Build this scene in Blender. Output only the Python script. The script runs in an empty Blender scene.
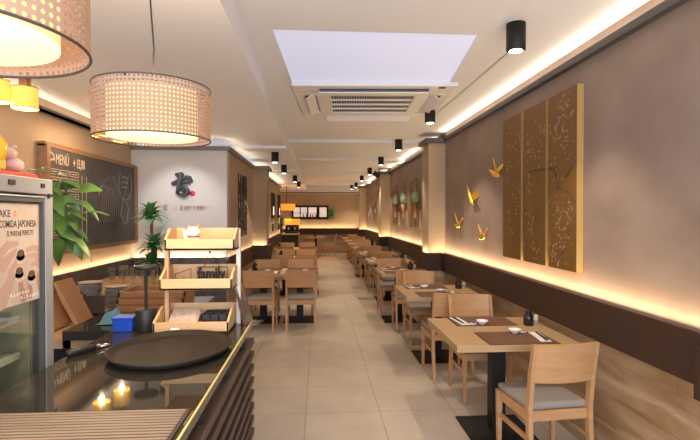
import bpy, math, random
from mathutils import Matrix, Vector
random.seed(7)
R = math.radians
S = bpy.context.scene
COL = S.collection

# ------------------------------------------------------------------ camera
cam_d = bpy.data.cameras.new('camera'); cam = bpy.data.objects.new('camera', cam_d); COL.objects.link(cam)
cam_d.sensor_width = 36; cam_d.lens = 36 * 480 / 700; cam_d.clip_start = .02
cam.location = (0, 0, 1.6)
cam.rotation_euler = (R(90 - .5955), 0, R(-3.814))
S.camera = cam
S.view_settings.view_transform = 'Standard'; S.view_settings.look = 'None'
S.view_settings.gamma = 1; S.view_settings.use_curve_mapping = False
S.view_settings.exposure = 0.74
try:
    S.cycles.use_denoising = True
    S.cycles.max_bounces = 8; S.cycles.diffuse_bounces = 4
    S.cycles.sample_clamp_indirect = 4
except Exception:
    pass
# ------------------------------------------------------------------ world: daylight of the street outside the open shop front
w = bpy.data.worlds.new('street_daylight'); S.world = w; w.use_nodes = True
w.node_tree.nodes['Background'].inputs[0].default_value = (.80, .88, 1, 1)
w.node_tree.nodes['Background'].inputs[1].default_value = 1.2

WARM = (1, .72, .41); WARM2 = (1, .82, .60); COOL = (.76, .86, 1)
def area(name, loc, sx, sy, power, color, rot):
    l = bpy.data.lights.new(name, 'AREA'); l.shape = 'RECTANGLE'; l.size = sx; l.size_y = sy
    l.energy = power; l.color = color
    o = bpy.data.objects.new(name, l); COL.objects.link(o); o.location = loc; o.rotation_euler = rot
    return o
UP = (R(180), 0, 0)
area('shop_front_daylight', (-.2, -1.6, 1.5), 4.0, 2.2, 92, COOL, (R(90), 0, 0))
LED_W = 2.7      # watts per metre of the wall-washing strips
COVE_W = 1.15     # watts per metre of the cove strips
def led(name, x0, y0, x1, y1, z, wpm, color=WARM, width=.02, tilt=0):
    L = math.hypot(x1 - x0, y1 - y0)
    o = area(name, ((x0 + x1) / 2, (y0 + y1) / 2, z), width, L, wpm * L, color, UP)
    d = Vector((x1 - x0, y1 - y0, 0)).normalized(); z_ = Vector((0, 0, -1))          # light leaves along local -Z: here upwards
    xx = d.cross(z_); B = Matrix((xx, d, z_)).transposed().to_4x4()
    o.rotation_euler = (Matrix.Rotation(R(tilt), 4, d) @ B).to_euler()
    return o
# right wall bays between the columns
for a, b in ((-1.5, 6.95), (7.4, 12.35), (12.8, 18.6), (19.05, 20.1)):
    led('right_wall_strip', 1.832, a, 1.832, b, 1.037, LED_W)
    led('right_cove_strip', 1.862, a, 1.862, b, 2.728, COVE_W, WARM2, tilt=-35)
for y in (6.97, 12.37, 18.62):
    led('right_column_strip', 1.64, y - .03, 1.90, y - .03, 1.03, LED_W)
    led('right_column_side_strip', 1.60, y + .03, 1.60, y + .4, 1.03, LED_W)
led('left_wall_strip', -2.395, 1.0, -2.395, 6.4, 1.037, LED_W)
led('left_cove_strip', -2.405, .5, -2.405, 6.4, 2.53, COVE_W * .5, WARM2, tilt=35)
led('sign_wall_strip', -2.38, 6.415, -1.24, 6.415, 1.03, LED_W * .6)
led('return_wall_strip', -1.165, 6.5, -1.165, 8.9, 1.03, LED_W)
led('return_cove_strip', -1.20, 6.5, -1.20, 8.9, 2.515, COVE_W * .35, WARM, tilt=35)
led('sign_cove_strip', -2.3, 6.5, -1.2, 6.5, 2.515, COVE_W * .35, WARM, tilt=35)
led('left_column_strip', -1.2, 8.93, -.94, 8.93, 1.03, LED_W)
led('left_far_strip', -1.165, 9.45, -1.165, 15.25, 1.03, LED_W)
led('left_far_cove_strip', -1.20, 9.45, -1.20, 15.2, 2.515, COVE_W * .7, WARM, tilt=35)
led('back_wall_strip', -2.4, 20.12, 1.6, 20.12, 1.03, LED_W)

# ------------------------------------------------------------------ mesh helpers
class MB:
    def __init__(s): s.v = []; s.f = []; s.sm = []
    def add(s, vs, fs, smooth=False, M=None):
        n = len(s.v)
        for p in vs:
            p = Vector(p)
            s.v.append(tuple(M @ p) if M is not None else tuple(p))
        for f in fs: s.f.append([i + n for i in f]); s.sm.append(smooth)
        return s
    def box(s, x0, y0, z0, x1, y1, z1, M=None):
        v = [(x0,y0,z0),(x1,y0,z0),(x1,y1,z0),(x0,y1,z0),(x0,y0,z1),(x1,y0,z1),(x1,y1,z1),(x0,y1,z1)]
        return s.add(v, [(0,3,2,1),(4,5,6,7),(0,1,5,4),(1,2,6,5),(2,3,7,6),(3,0,4,7)], False, M)
    def hexa(s, v, M=None):
        return s.add(v, [(0,3,2,1),(4,5,6,7),(0,1,5,4),(1,2,6,5),(2,3,7,6),(3,0,4,7)], False, M)
    def cyl(s, p0, p1, r0, r1=None, seg=20, caps=True, smooth=True, M=None):
        r1 = r0 if r1 is None else r1
        p0 = Vector(p0); p1 = Vector(p1); d = (p1 - p0).normalized()
        a = d.orthogonal().normalized(); b = d.cross(a)
        v = []
        for p, r in ((p0, r0), (p1, r1)):
            for i in range(seg):
                t = 2 * math.pi * i / seg
                v.append(p + a * (r * math.cos(t)) + b * (r * math.sin(t)))
        s.add(v, [(i, (i + 1) % seg, seg + (i + 1) % seg, seg + i) for i in range(seg)], smooth, M)
        if caps:
            s.add(v[:seg], [tuple(reversed(range(seg)))], False, M)
            s.add(v[seg:], [tuple(range(seg))], False, M)
        return s
    def lathe(s, prof, c=(0, 0, 0), seg=24, sx=1, sy=1, M=None, smooth=True):
        v = []; c = Vector(c)
        for r, z in prof:
            for i in range(seg):
                t = 2 * math.pi * i / seg
                v.append((c.x + r * sx * math.cos(t), c.y + r * sy * math.sin(t), c.z + z))
        f = []
        for k in range(len(prof) - 1):
            for i in range(seg):
                j = (i + 1) % seg
                f.append((k * seg + i, k * seg + j, (k + 1) * seg + j, (k + 1) * seg + i))
        if prof[0][0] > 1e-5: f.append(tuple(reversed(range(seg))))
        if prof[-1][0] > 1e-5: f.append(tuple((len(prof) - 1) * seg + i for i in range(seg)))
        return s.add(v, f, smooth, M)
    def ball(s, c, r, seg=16, rings=10, M=None):
        rx, ry, rz = (r, r, r) if not hasattr(r, '__len__') else r
        prof = [(math.sin(math.pi * k / rings), -math.cos(math.pi * k / rings)) for k in range(rings + 1)]
        v = []
        for rr, z in prof:
            for i in range(seg):
                t = 2 * math.pi * i / seg
                v.append((c[0] + rx * rr * math.cos(t), c[1] + ry * rr * math.sin(t), c[2] + rz * z))
        f = []
        for k in range(rings):
            for i in range(seg):
                j = (i + 1) % seg
                f.append((k * seg + i, k * seg + j, (k + 1) * seg + j, (k + 1) * seg + i))
        return s.add(v, f, True, M)
    def tube(s, pts, r, seg=8, closed=False, M=None, flat=None):
        pts = [Vector(p) for p in pts]; n = len(pts)
        rs = r if hasattr(r, '__len__') else [r] * n
        v = []; up = None
        for i in range(n):
            a = pts[(i - 1) % n] if (closed or i > 0) else pts[i]
            b = pts[(i + 1) % n] if (closed or i < n - 1) else pts[i]
            d = (b - a).normalized()
            if up is None: up = d.orthogonal().normalized()
            up = (up - d * up.dot(d)).normalized(); q = d.cross(up)
            for k in range(seg):
                t = 2 * math.pi * k / seg
                v.append(pts[i] + up * (rs[i] * math.cos(t)) + q * (rs[i] * math.sin(t)))
        f = []
        for i in range(n if closed else n - 1):
            for k in range(seg):
                k2 = (k + 1) % seg; i2 = (i + 1) % n
                f.append((i * seg + k, i * seg + k2, i2 * seg + k2, i2 * seg + k))
        if not closed:
            f.append(tuple(reversed(range(seg)))); f.append(tuple((n - 1) * seg + k for k in range(seg)))
        return s.add(v, f, True, M)
    def prism(s, pts, d0, d1, axis='y', M=None):
        n = len(pts)
        def mk(p, d):
            return (p[0], d, p[1]) if axis == 'y' else ((d, p[0], p[1]) if axis == 'x' else (p[0], p[1], d))
        v = [mk(p, d0) for p in pts] + [mk(p, d1) for p in pts]
        f = [tuple(range(n)), tuple(reversed(range(n, 2 * n)))] + [(i, n + i, n + (i + 1) % n, (i + 1) % n) for i in range(n)]
        return s.add(v, f, False, M)
    def leaf(s, base, tip, width, normal=(0, 0, 1), droop=0.0, fold=.25, seg=7, shape=.55):
        b = Vector(base); t = Vector(tip); d = t - b; L = d.length; dn = d.normalized()
        nn = Vector(normal); nn = (nn - dn * nn.dot(dn))
        nn = nn.normalized() if nn.length > 1e-4 else dn.orthogonal().normalized()
        sd = dn.cross(nn)
        v = []
        for i in range(seg + 1):
            u = i / seg
            wd = width * .5 * (math.sin(math.pi * (u ** shape)) ** .8 if 0 < u < 1 else 0.03)
            c = b + d * u + nn * (droop * L * math.sin(math.pi * u))
            v += [c + sd * wd + nn * (fold * wd), c, c - sd * wd + nn * (fold * wd)]
        f = []
        for i in range(seg):
            o = i * 3
            f += [(o, o + 3, o + 4, o + 1), (o + 1, o + 4, o + 5, o + 2)]
        return s.add(v, f, True)
    def build(s, name, mat, parent=None, loc=None, rot=None, bevel=0, seg=2):
        me = bpy.data.meshes.new(name)
        me.from_pydata([tuple(p) for p in s.v], [], s.f)
        me.polygons.foreach_set('use_smooth', s.sm)
        import bmesh
        b = bmesh.new(); b.from_mesh(me); bmesh.ops.recalc_face_normals(b, faces=b.faces[:]); b.to_mesh(me); b.free()
        me.update()
        o = bpy.data.objects.new(name, me); COL.objects.link(o)
        if mat: me.materials.append(mat)
        if parent: o.parent = parent
        if loc: o.location = loc
        if rot: o.rotation_euler = rot
        if bevel:
            m = o.modifiers.new('bevel', 'BEVEL'); m.width = bevel; m.segments = seg; m.limit_method = 'ANGLE'; m.angle_limit = R(50)
        return o
def tag(o, label=None, cat=None, group=None, kind=None):
    if label: o['label'] = label
    if cat: o['category'] = cat
    if group: o['group'] = group
    if kind: o['kind'] = kind
    return o
def thing(name, label, cat, loc=(0, 0, 0), rz=0, group=None):
    o = bpy.data.objects.new(name, None); COL.objects.link(o); o.empty_display_size = .05
    o.location = loc; o.rotation_euler = (0, 0, rz)
    return tag(o, label, cat, group)
def struct(name, mb, mat, **k):
    return tag(mb.build(name, mat, **k), kind='structure')
def dup(o, loc=None, rz=None, label=None, parent=None):
    c = o.copy(); COL.objects.link(c)
    if parent: c.parent = parent
    if loc is not None: c.location = loc
    if rz is not None: c.rotation_euler = (0, 0, rz)
    if label: c['label'] = label
    for ch in list(o.children): dup(ch, parent=c)
    return c
MX = Matrix(((0,0,1,0),(1,0,0,0),(0,1,0,0),(0,0,0,1)))      # text plane facing +X (reads along +Y)
MNX = Matrix(((0,0,-1,0),(-1,0,0,0),(0,1,0,0),(0,0,0,1)))   # facing -X
MNY = Matrix(((1,0,0,0),(0,0,-1,0),(0,1,0,0),(0,0,0,1)))    # facing -Y
def text(name, body, size, mat, M, parent=None, ext=.0015, align='LEFT', sx=1.0, offset=0.0, shear=0):
    cu = bpy.data.curves.new(name, 'FONT'); cu.body = body; cu.size = size; cu.extrude = ext; cu.align_x = align
    cu.offset = offset; cu.shear = shear; cu.resolution_u = 3
    t = bpy.data.objects.new(name, cu); COL.objects.link(t)
    dg = bpy.context.evaluated_depsgraph_get()
    me = bpy.data.meshes.new_from_object(t.evaluated_get(dg)); bpy.data.objects.remove(t)
    me.transform(M @ Matrix.Diagonal((sx, 1, 1, 1)))
    me.materials.clear(); me.materials.append(mat)
    o = bpy.data.objects.new(name, me); COL.objects.link(o)
    if parent: o.parent = parent
    return o

# ------------------------------------------------------------------ materials
def mat(name, color, rough=.5, metal=0, spec=.5, emit=None, es=0, noise=None, bump=None, coat=0):
    """noise=(scale xyz, color2, detail), bump=(scale, strength)"""
    m = bpy.data.materials.new(name); m.use_nodes = True
    nt = m.node_tree; b = nt.nodes['Principled BSDF']
    b.inputs['Base Color'].default_value = (*color, 1); b.inputs['Roughness'].default_value = rough
    b.inputs['Metallic'].default_value = metal; b.inputs['Specular IOR Level'].default_value = spec
    if coat: b.inputs['Coat Weight'].default_value = coat
    if emit: b.inputs['Emission Color'].default_value = (*emit, 1); b.inputs['Emission Strength'].default_value = es
    if noise or bump:
        tc = nt.nodes.new('ShaderNodeTexCoord')
    if noise:
        mp = nt.nodes.new('ShaderNodeMapping'); mp.inputs['Scale'].default_value = noise[0]
        nt.links.new(tc.outputs['Object'], mp.inputs[0])
        nz = nt.nodes.new('ShaderNodeTexNoise'); nz.inputs['Scale'].default_value = 1; nz.inputs['Detail'].default_value = noise[2] if len(noise) > 2 else 4
        nt.links.new(mp.outputs[0], nz.inputs['Vector'])
        rp = nt.nodes.new('ShaderNodeValToRGB'); rp.color_ramp.elements[0].position = .3; rp.color_ramp.elements[1].position = .7
        rp.color_ramp.elements[0].color = (*color, 1); rp.color_ramp.elements[1].color = (*noise[1], 1)
        nt.links.new(nz.outputs['Fac'], rp.inputs[0]); nt.links.new(rp.outputs[0], b.inputs['Base Color'])
    if bump:
        n2 = nt.nodes.new('ShaderNodeTexNoise'); n2.inputs['Scale'].default_value = bump[0]; n2.inputs['Detail'].default_value = 5
        nt.links.new(tc.outputs['Object'], n2.inputs['Vector'])
        bp = nt.nodes.new('ShaderNodeBump'); bp.inputs['Strength'].default_value = bump[1]; bp.inputs['Distance'].default_value = .01
        nt.links.new(n2.outputs['Fac'], bp.inputs['Height']); nt.links.new(bp.outputs[0], b.inputs['Normal'])
    return m
def tile_mat(name, c1, c2, mortar, bw, bh, msize, plane, off=0.0, shift=(0, 0, 0), rough=.35, grain=None, graincol=None):
    m = bpy.data.materials.new(name); m.use_nodes = True; nt = m.node_tree; b = nt.nodes['Principled BSDF']
    tc = nt.nodes.new('ShaderNodeTexCoord'); sp = nt.nodes.new('ShaderNodeSeparateXYZ'); cb = nt.nodes.new('ShaderNodeCombineXYZ')
    nt.links.new(tc.outputs['Object'], sp.inputs[0])
    a, c = {'xy': ('X', 'Y'), 'yz': ('Y', 'Z'), 'xz': ('X', 'Z')}[plane]
    nt.links.new(sp.outputs[a], cb.inputs['X']); nt.links.new(sp.outputs[c], cb.inputs['Y'])
    ad = nt.nodes.new('ShaderNodeVectorMath'); ad.operation = 'ADD'; ad.inputs[1].default_value = shift
    nt.links.new(cb.outputs[0], ad.inputs[0])
    br = nt.nodes.new('ShaderNodeTexBrick'); br.offset = off; br.squash = 1
    br.inputs['Scale'].default_value = 1; br.inputs['Brick Width'].default_value = bw; br.inputs['Row Height'].default_value = bh
    br.inputs['Mortar Size'].default_value = msize; br.inputs['Mortar Smooth'].default_value = .2
    br.inputs['Color1'].default_value = (*c1, 1); br.inputs['Color2'].default_value = (*c2, 1); br.inputs['Mortar'].default_value = (*mortar, 1)
    nt.links.new(ad.outputs[0], br.inputs['Vector'])
    out = br.outputs['Color']
    if grain:
        mp = nt.nodes.new('ShaderNodeMapping'); mp.inputs['Scale'].default_value = grain; nt.links.new(ad.outputs[0], mp.inputs[0])
        nz = nt.nodes.new('ShaderNodeTexNoise'); nz.inputs['Scale'].default_value = 1; nz.inputs['Detail'].default_value = 6; nz.inputs['Distortion'].default_value = .6
        nt.links.new(mp.outputs[0], nz.inputs['Vector'])
        rp = nt.nodes.new('ShaderNodeValToRGB'); rp.color_ramp.elements[0].position = .35; rp.color_ramp.elements[1].position = .7
        rp.color_ramp.elements[0].color = (*graincol, 1); rp.color_ramp.elements[1].color = (1, 1, 1, 1)
        nt.links.new(nz.outputs['Fac'], rp.inputs[0])
        mx = nt.nodes.new('ShaderNodeMix'); mx.data_type = 'RGBA'; mx.blend_type = 'MULTIPLY'; mx.inputs[0].default_value = 1
        nt.links.new(out, mx.inputs[6]); nt.links.new(rp.outputs[0], mx.inputs[7]); out = mx.outputs[2]
    nt.links.new(out, b.inputs['Base Color']); b.inputs['Roughness'].default_value = rough
    return m
def glass_mat(name, tint=(.9, .95, .95), fac=.12, rough=.03):
    m = bpy.data.materials.new(name); m.use_nodes = True; nt = m.node_tree; nt.nodes.clear()
    o = nt.nodes.new('ShaderNodeOutputMaterial'); mx = nt.nodes.new('ShaderNodeMixShader')
    t = nt.nodes.new('ShaderNodeBsdfTransparent'); t.inputs[0].default_value = (*tint, 1)
    g = nt.nodes.new('ShaderNodeBsdfGlossy'); g.inputs['Roughness'].default_value = rough
    lw = nt.nodes.new('ShaderNodeLayerWeight'); lw.inputs[0].default_value = .35
    mu = nt.nodes.new('ShaderNodeMath'); mu.operation = 'MULTIPLY_ADD'; mu.inputs[1].default_value = fac * 2; mu.inputs[2].default_value = .03
    nt.links.new(lw.outputs['Facing'], mu.inputs[0]); nt.links.new(mu.outputs[0], mx.inputs[0]); nt.links.new(t.outputs[0], mx.inputs[1]); nt.links.new(g.outputs[0], mx.inputs[2])
    nt.links.new(mx.outputs[0], o.inputs[0]); return m
def emat(name, color, strength):
    m = bpy.data.materials.new(name); m.use_nodes = True; b = m.node_tree.nodes['Principled BSDF']
    b.inputs['Base Color'].default_value = (*color, 1); b.inputs['Emission Color'].default_value = (*color, 1); b.inputs['Emission Strength'].default_value = strength
    b.inputs['Roughness'].default_value = .7
    return m
def cane_mat(name, nu, nv):
    """woven cane: a square lattice of real openings"""
    m = bpy.data.materials.new(name); m.use_nodes = True; nt = m.node_tree; b = nt.nodes['Principled BSDF']
    b.inputs['Base Color'].default_value = (.50, .31, .20, 1); b.inputs['Roughness'].default_value = .7
    uv = nt.nodes.new('ShaderNodeUVMap'); mp = nt.nodes.new('ShaderNodeVectorMath'); mp.operation = 'MULTIPLY'; mp.inputs[1].default_value = (nu, nv, 0)
    nt.links.new(uv.outputs[0], mp.inputs[0])
    fr = nt.nodes.new('ShaderNodeVectorMath'); fr.operation = 'FRACTION'; nt.links.new(mp.outputs[0], fr.inputs[0])
    sb = nt.nodes.new('ShaderNodeVectorMath'); sb.operation = 'SUBTRACT'; sb.inputs[1].default_value = (.5, .5, 0); nt.links.new(fr.outputs[0], sb.inputs[0])
    ln = nt.nodes.new('ShaderNodeVectorMath'); ln.operation = 'LENGTH'; nt.links.new(sb.outputs[0], ln.inputs[0])
    gt = nt.nodes.new('ShaderNodeMath'); gt.operation = 'GREATER_THAN'; gt.inputs[1].default_value = .27; nt.links.new(ln.outputs['Value'], gt.inputs[0])
    nt.links.new(gt.outputs[0], b.inputs['Alpha'])
    return m
M = {}
M['ceiling'] = mat('ceiling_paint', (.77, .77, .80), .9)
M['plaster'] = mat('mauve_brown_plaster', (.235, .166, .132), .75, noise=((1.6, 1.6, 2.2), (.335, .252, .206), 8), bump=(9, .12))
M['grey_plaster'] = mat('pale_grey_plaster', (.53, .515, .52), .8, noise=((2, 2, 2), (.58, .565, .565), 5))
M['tan_plaster'] = mat('tan_plaster', (.40, .285, .19), .8, noise=((1.5, 1.5, 1.5), (.48, .355, .245), 5))
M['left_plaster'] = mat('lamp_lit_plaster', (.45, .325, .235), .8, noise=((1.5, 1.5, 1.5), (.51, .38, .28), 5))  # lamp light on the left wall is put into this paler plaster
M['crown'] = mat('dark_grey_moulding', (.075, .068, .065), .5)
M['crown_left'] = mat('lit_grey_moulding', (.17, .15, .14), .5)  # paler copy of the crown colour; light on the left moulding is painted in
M['band'] = mat('dark_brown_panel', (.045, .022, .014), .6, spec=.3, noise=((20, 20, 80), (.058, .030, .019), 3))
M['dark_weave'] = mat('dark_textured_panel', (.05, .042, .038), .5, noise=((14, 14, 14), (.13, .11, .10), 6), bump=(40, .5))
M['wood_tile_y'] = tile_mat('wood_look_tile_side', (.58, .42, .265), (.49, .345, .21), (.36, .27, .185), .9, .225, .002, 'yz', .5, (.35, .0, 0), .38, (1.6, 10, 1), (.58, .46, .36))
M['wood_tile_x'] = tile_mat('wood_look_tile_end', (.58, .42, .265), (.49, .345, .21), (.36, .27, .185), .9, .225, .002, 'xz', .5, (.35, .0, 0), .38, (1.6, 10, 1), (.58, .46, .36))
M['floor'] = tile_mat('beige_floor_tile', (.66, .575, .475), (.62, .54, .445), (.34, .29, .24), .6, .6, .0035, 'xy', 0, (.10, -3.87, 0), .33, (2.5, 2.5, 1), (.86, .85, .83))
M['oak'] = mat('pale_oak', (.45, .285, .14), .42, noise=((5, 40, 40), (.52, .34, .175), 5))
M['beech'] = mat('beech_wood', (.50, .262, .115), .45, noise=((6, 6, 30), (.56, .31, .145), 4))
M['taupe'] = mat('taupe_upholstery', (.30, .265, .235), .7, bump=(120, .15))
M['black'] = mat('black_metal', (.012, .011, .011), .55, spec=.35)
M['blackplastic'] = mat('black_plastic', (.016, .0145, .014), .45, spec=.4)
M['mat'] = mat('red_brown_placemat', (.135, .055, .032), .7, noise=((160, 30, 30), (.19, .085, .05), 2))
M['matedge'] = mat('dark_placemat_edge', (.06, .028, .02), .7)
M['white'] = mat('white_ceramic', (.8, .78, .75), .25)
M['paper'] = mat('white_paper', (.82, .79, .74), .8)
M['ceramic_dark'] = mat('dark_glaze', (.02, .014, .012), .15)
M['cream'] = mat('cream_plastic', (.62, .52, .38), .5)
M['gold'] = mat('gold_leaf', (.95, .62, .12), .38, 1.0)
M['goldpanel'] = mat('gold_brown_lacquer', (.16, .074, .014), .5, noise=((8, 60, 3), (.21, .10, .022), 6))
M['goldedge'] = mat('gilded_edge', (.52, .34, .12), .42, .35)
M['petal'] = mat('painted_petal', (.40, .27, .15), .7)
M['branch'] = mat('painted_branch', (.10, .03, .025), .7)
M['stone'] = mat('black_polished_stone', (.024, .021, .018), .035, spec=.6, noise=((5, 5, 5), (.030, .026, .022), 6))
M['slat'] = mat('brown_wood_slat', (.062, .038, .027), .5, noise=((30, 3, 30), (.09, .056, .04), 4))
M['dark'] = mat('matt_dark_backing', (.012, .011, .011), .8)
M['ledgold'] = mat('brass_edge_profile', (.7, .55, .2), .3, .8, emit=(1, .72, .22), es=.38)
M['tray'] = mat('dark_rubber_tray', (.013, .0095, .008), .5, spec=.25, noise=((60, 60, 60), (.019, .014, .012), 3))
M['rib'] = mat('bamboo_rib', (.20, .145, .10), .6, noise=((6, 60, 60), (.26, .19, .135), 3))
M['ribdark'] = mat('mat_underlay', (.035, .022, .016), .7)
M['steel'] = mat('brushed_steel', (.6, .6, .6), .25, 1.0)
M['pine'] = mat('pine_ply', (.56, .35, .17), .55, noise=((5, 30, 30), (.62, .40, .21), 4))
M['litpost'] = mat('lit_pine_post', (.74, .64, .53), .5)  # wooden post; the bright light on it is put into the colour
M['darkwood'] = mat('dark_stained_wood', (.032, .018, .012), .8)
M['redwood'] = mat('reddish_wood', (.30, .13, .055), .5, noise=((6, 6, 60), (.38, .18, .08), 4))
M['orangewood'] = mat('orange_brown_wood', (.40, .20, .085), .5, noise=((20, 5, 5), (.47, .25, .11), 4))
M['plate'] = mat('grey_stoneware', (.55, .52, .49), .45)
M['plateface'] = mat('tan_stoneware_face', (.52, .44, .36), .5)
M['blue'] = mat('blue_plastic', (.012, .07, .46), .4)
M['cloth'] = mat('teal_microfibre', (.13, .30, .38), .95, bump=(60, .6))
M['glass'] = glass_mat('clear_glass', (.93, .95, .95), .16)
M['doorglass'] = glass_mat('door_glass', (.86, .88, .82), .10, .02)
M['clearplastic'] = glass_mat('clear_plastic', (.95, .92, .88), .2, .1)
M['fridge'] = mat('grey_fridge_shell', (.24, .245, .27), .4)
M['fridgein'] = mat('fridge_lining', (.36, .33, .25), .5)
M['gasket'] = mat('dark_gasket', (.06, .06, .06), .6)
M['poster'] = mat('poster_paper', (.50, .44, .40), .6, noise=((9, 9, 9), (.40, .31, .27), 5))
M['ink'] = mat('poster_ink', (.06, .045, .04), .7)
M['inkorange'] = mat('poster_orange', (.75, .22, .09), .7)
M['skin'] = mat('printed_skin_tone', (.40, .27, .22), .7)
M['skin2'] = mat('printed_shaded_skin_tone', (.30, .185, .15), .7)
M['sake'] = mat('printed_cup_dark', (.09, .055, .04), .6)
M['cupwhite'] = mat('printed_cup_rim', (.47, .40, .345), .6)
M['cloth_red'] = mat('red_lacquer', (.55, .03, .02), .45)
M['catwhite'] = mat('glazed_white', (.80, .74, .66), .25)
M['catgold'] = mat('glazed_yellow', (.75, .42, .03), .3)
M['catorange'] = mat('glazed_orange', (.70, .22, .05), .35)
M['pink'] = mat('pale_pink_glaze', (.62, .42, .38), .4)
M['leaf'] = mat('green_leaf', (.03, .085, .012), .4, noise=((9, 9, 9), (.085, .17, .03), 4))
M['leafdark'] = mat('deep_green_leaf', (.05, .18, .05), .4, noise=((9, 9, 9), (.15, .36, .13), 4))
M['succulent'] = mat('pale_green_leaf', (.22, .36, .20), .5, noise=((12, 12, 12), (.55, .62, .46), 4))
M['stem'] = mat('plant_stem', (.16, .12, .05), .7)
M['pot'] = mat('grey_pot', (.20, .19, .18), .6)
M['board'] = mat('chalkboard_slate', (.052, .047, .046), .55, noise=((3, 3, 3), (.085, .078, .076), 6))
M['chalk'] = mat('chalk', (.62, .52, .43), .9)
M['chalkfaint'] = mat('faint_chalk', (.27, .245, .235), .9)
M['frame'] = mat('brown_wood_frame', (.22, .11, .05), .5, noise=((30, 4, 30), (.28, .15, .07), 4))
M['charcoal'] = mat('charcoal_lettering', (.04, .045, .055), .5)
M['red'] = mat('red_seal', (.75, .03, .06), .45)
M['brownletter'] = mat('brown_lettering', (.36, .19, .12), .6)
M['pinkletter'] = mat('pale_tan_lettering', (.58, .44, .37), .6)
M['cord'] = mat('black_cord', (.02, .02, .02), .6)
M['rim'] = mat('dark_shade_rim', (.09, .06, .05), .6)
M['diffuser'] = emat('lit_diffuser', (1, .84, .54), .62)
M['inner'] = emat('lit_inner_fabric', (1, .66, .30), .58)
M['smallshade'] = emat('lit_yellow_weave', (1, .62, .11), .42)
M['smalltop'] = emat('lit_white_lining', (1, .9, .65), 1.2)
M['bulb'] = emat('lamp_lens', (1, .9, .72), 6)
M['recessglow'] = emat('recess_glow', (.68, .735, 1), .24)  # cool daylight in the white ceiling recess, put in as emission
M['acwhite'] = mat('white_abs', (.74, .72, .71), .45)
M['acgrey'] = mat('grille_dark', (.05, .048, .046), .6)
M['acslot'] = mat('slot_grey', (.35, .36, .38), .5)
M['lattice'] = mat('burnt_wood_relief', (.055, .04, .03), .6)
M['orangeshade'] = emat('lit_orange_shade', (1, .40, .05), .45)
M['kitchenlit'] = emat('kitchen_glow', (1, .90, .80), .26)  # light of the kitchen interior, put in as emission
M['cane'] = cane_mat('woven_cane', 92, 13)
M['glue'] = mat('beige_leaflet', (.60, .47, .37), .8, noise=((40, 40, 40), (.48, .30, .22), 3))
M['photo'] = mat('dark_photo_card', (.03, .02, .018), .5, noise=((30, 30, 30), (.30, .25, .22), 5))

# ------------------------------------------------------------------ room shell
Y0 = -1.7; YB = 20.2
RW = 1.88; LW = -2.43; RL = -1.20
struct('floor', MB().box(-2.7, Y0, -.05, 2.0, YB + .1, 0), M['floor'])
c = MB()
# main ceiling with an opening over the glowing recess sheet
HX0, HX1, HY0, HY1 = -.30, 1.13, 3.2, 6.0
c.box(-.47, Y0, 2.82, 2.05, HY0, 2.95); c.box(-.47, HY1, 2.82, 2.05, YB + .1, 2.95)
c.box(-.47, HY0, 2.82, HX0, HY1, 2.95); c.box(1.42, HY0, 2.82, 2.05, HY1, 2.95)
c.hexa([(1.085,3.2,2.82),(1.43,3.2,2.82),(1.43,6.0,2.82),(1.40,6.0,2.82),(1.085,3.2,2.95),(1.43,3.2,2.95),(1.43,6.0,2.95),(1.40,6.0,2.95)])
c.hexa([(HX0,3.2,2.82),(HX0+.001,3.2,2.82),(-.16,6.0,2.82),(HX0,6.0,2.82),(HX0,3.2,2.95),(HX0+.001,3.2,2.95),(-.16,6.0,2.95),(HX0,6.0,2.95)])
struct('ceiling', c, M['ceiling'])
struct('ceiling_lower', MB().box(-2.7, Y0, 2.63, -.47, YB + .1, 2.95), M['ceiling'])
b = MB()
BEAMS = ((7.75, .05), (10.3, .05), (13.6, .05), (17.0, .06))
for y, d in BEAMS: b.box(-.468, y, 2.82 - d, RW + .05, y + .5, 2.83)
struct('trim_1', b, M['ceiling'])
b = MB()
for y in (7.2, 11.0, 15.2): b.box(LW - .1, y, 2.59, -.47, y + .4, 2.64)
struct('trim_2', b, M['ceiling'])
struct('trim_3', MB().box(-1.6, 19.7, 2.50, 1.7, YB, 2.83), M['ceiling'])
struct('wall_right', MB().box(RW, Y0, 0, RW + .1, YB + .1, 2.9), M['plaster'])
struct('wall_left', MB().box(LW - .1, Y0, 0, LW, 6.55, 2.7), M['left_plaster'])
struct('wall_sign', MB().box(LW - .1, 6.44, 0, RL, 6.6, 2.46), M['grey_plaster'])
struct('wall_return', MB().box(RL - .1, 6.6, 0, RL, 15.3, 2.46), M['tan_plaster'])
struct('wall_return_end', MB().box(-2.6, 15.2, 0, RL - .1, 15.3, 2.46), M['tan_plaster'])
struct('wall_bar_side', MB().box(-2.6, 15.3, 0, -2.5, YB, 2.7), M['tan_plaster'])
struct('wall_back', MB().box(-2.6, YB, 0, 2.0, YB + .1, 2.9), M['tan_plaster'])
# wood-look tile wainscot and the dark panel band with the lighting channel on top
struct('trim_4', MB().box(RW - .03, Y0, 0, RW, YB, .80), M['wood_tile_y'])
BZ0, BZ1 = .79, 1.045
b = MB()
b.box(1.79, Y0, BZ0, 1.805, YB, BZ1); b.box(1.805, Y0, BZ0, RW, YB, .99)
b.box(1.55, 6.88, BZ0, 1.87, 6.90, BZ1); b.box(1.55, 6.90, BZ0, 1.57, 7.42, BZ1); b.box(1.57, 6.90, BZ0, 1.87, 7.42, .99)
b.box(1.55, 12.28, BZ0, 1.87, 12.30, BZ1); b.box(1.55, 12.30, BZ0, 1.57, 12.85, BZ1); b.box(1.57, 12.30, BZ0, 1.87, 12.85, .99)
b.box(1.55, 18.53, BZ0, 1.87, 18.55, BZ1); b.box(1.55, 18.55, BZ0, 1.57, 19.1, BZ1); b.box(1.57, 18.55, BZ0, 1.87, 19.1, .99)
struct('trim_5', b, M['band'])
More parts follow.
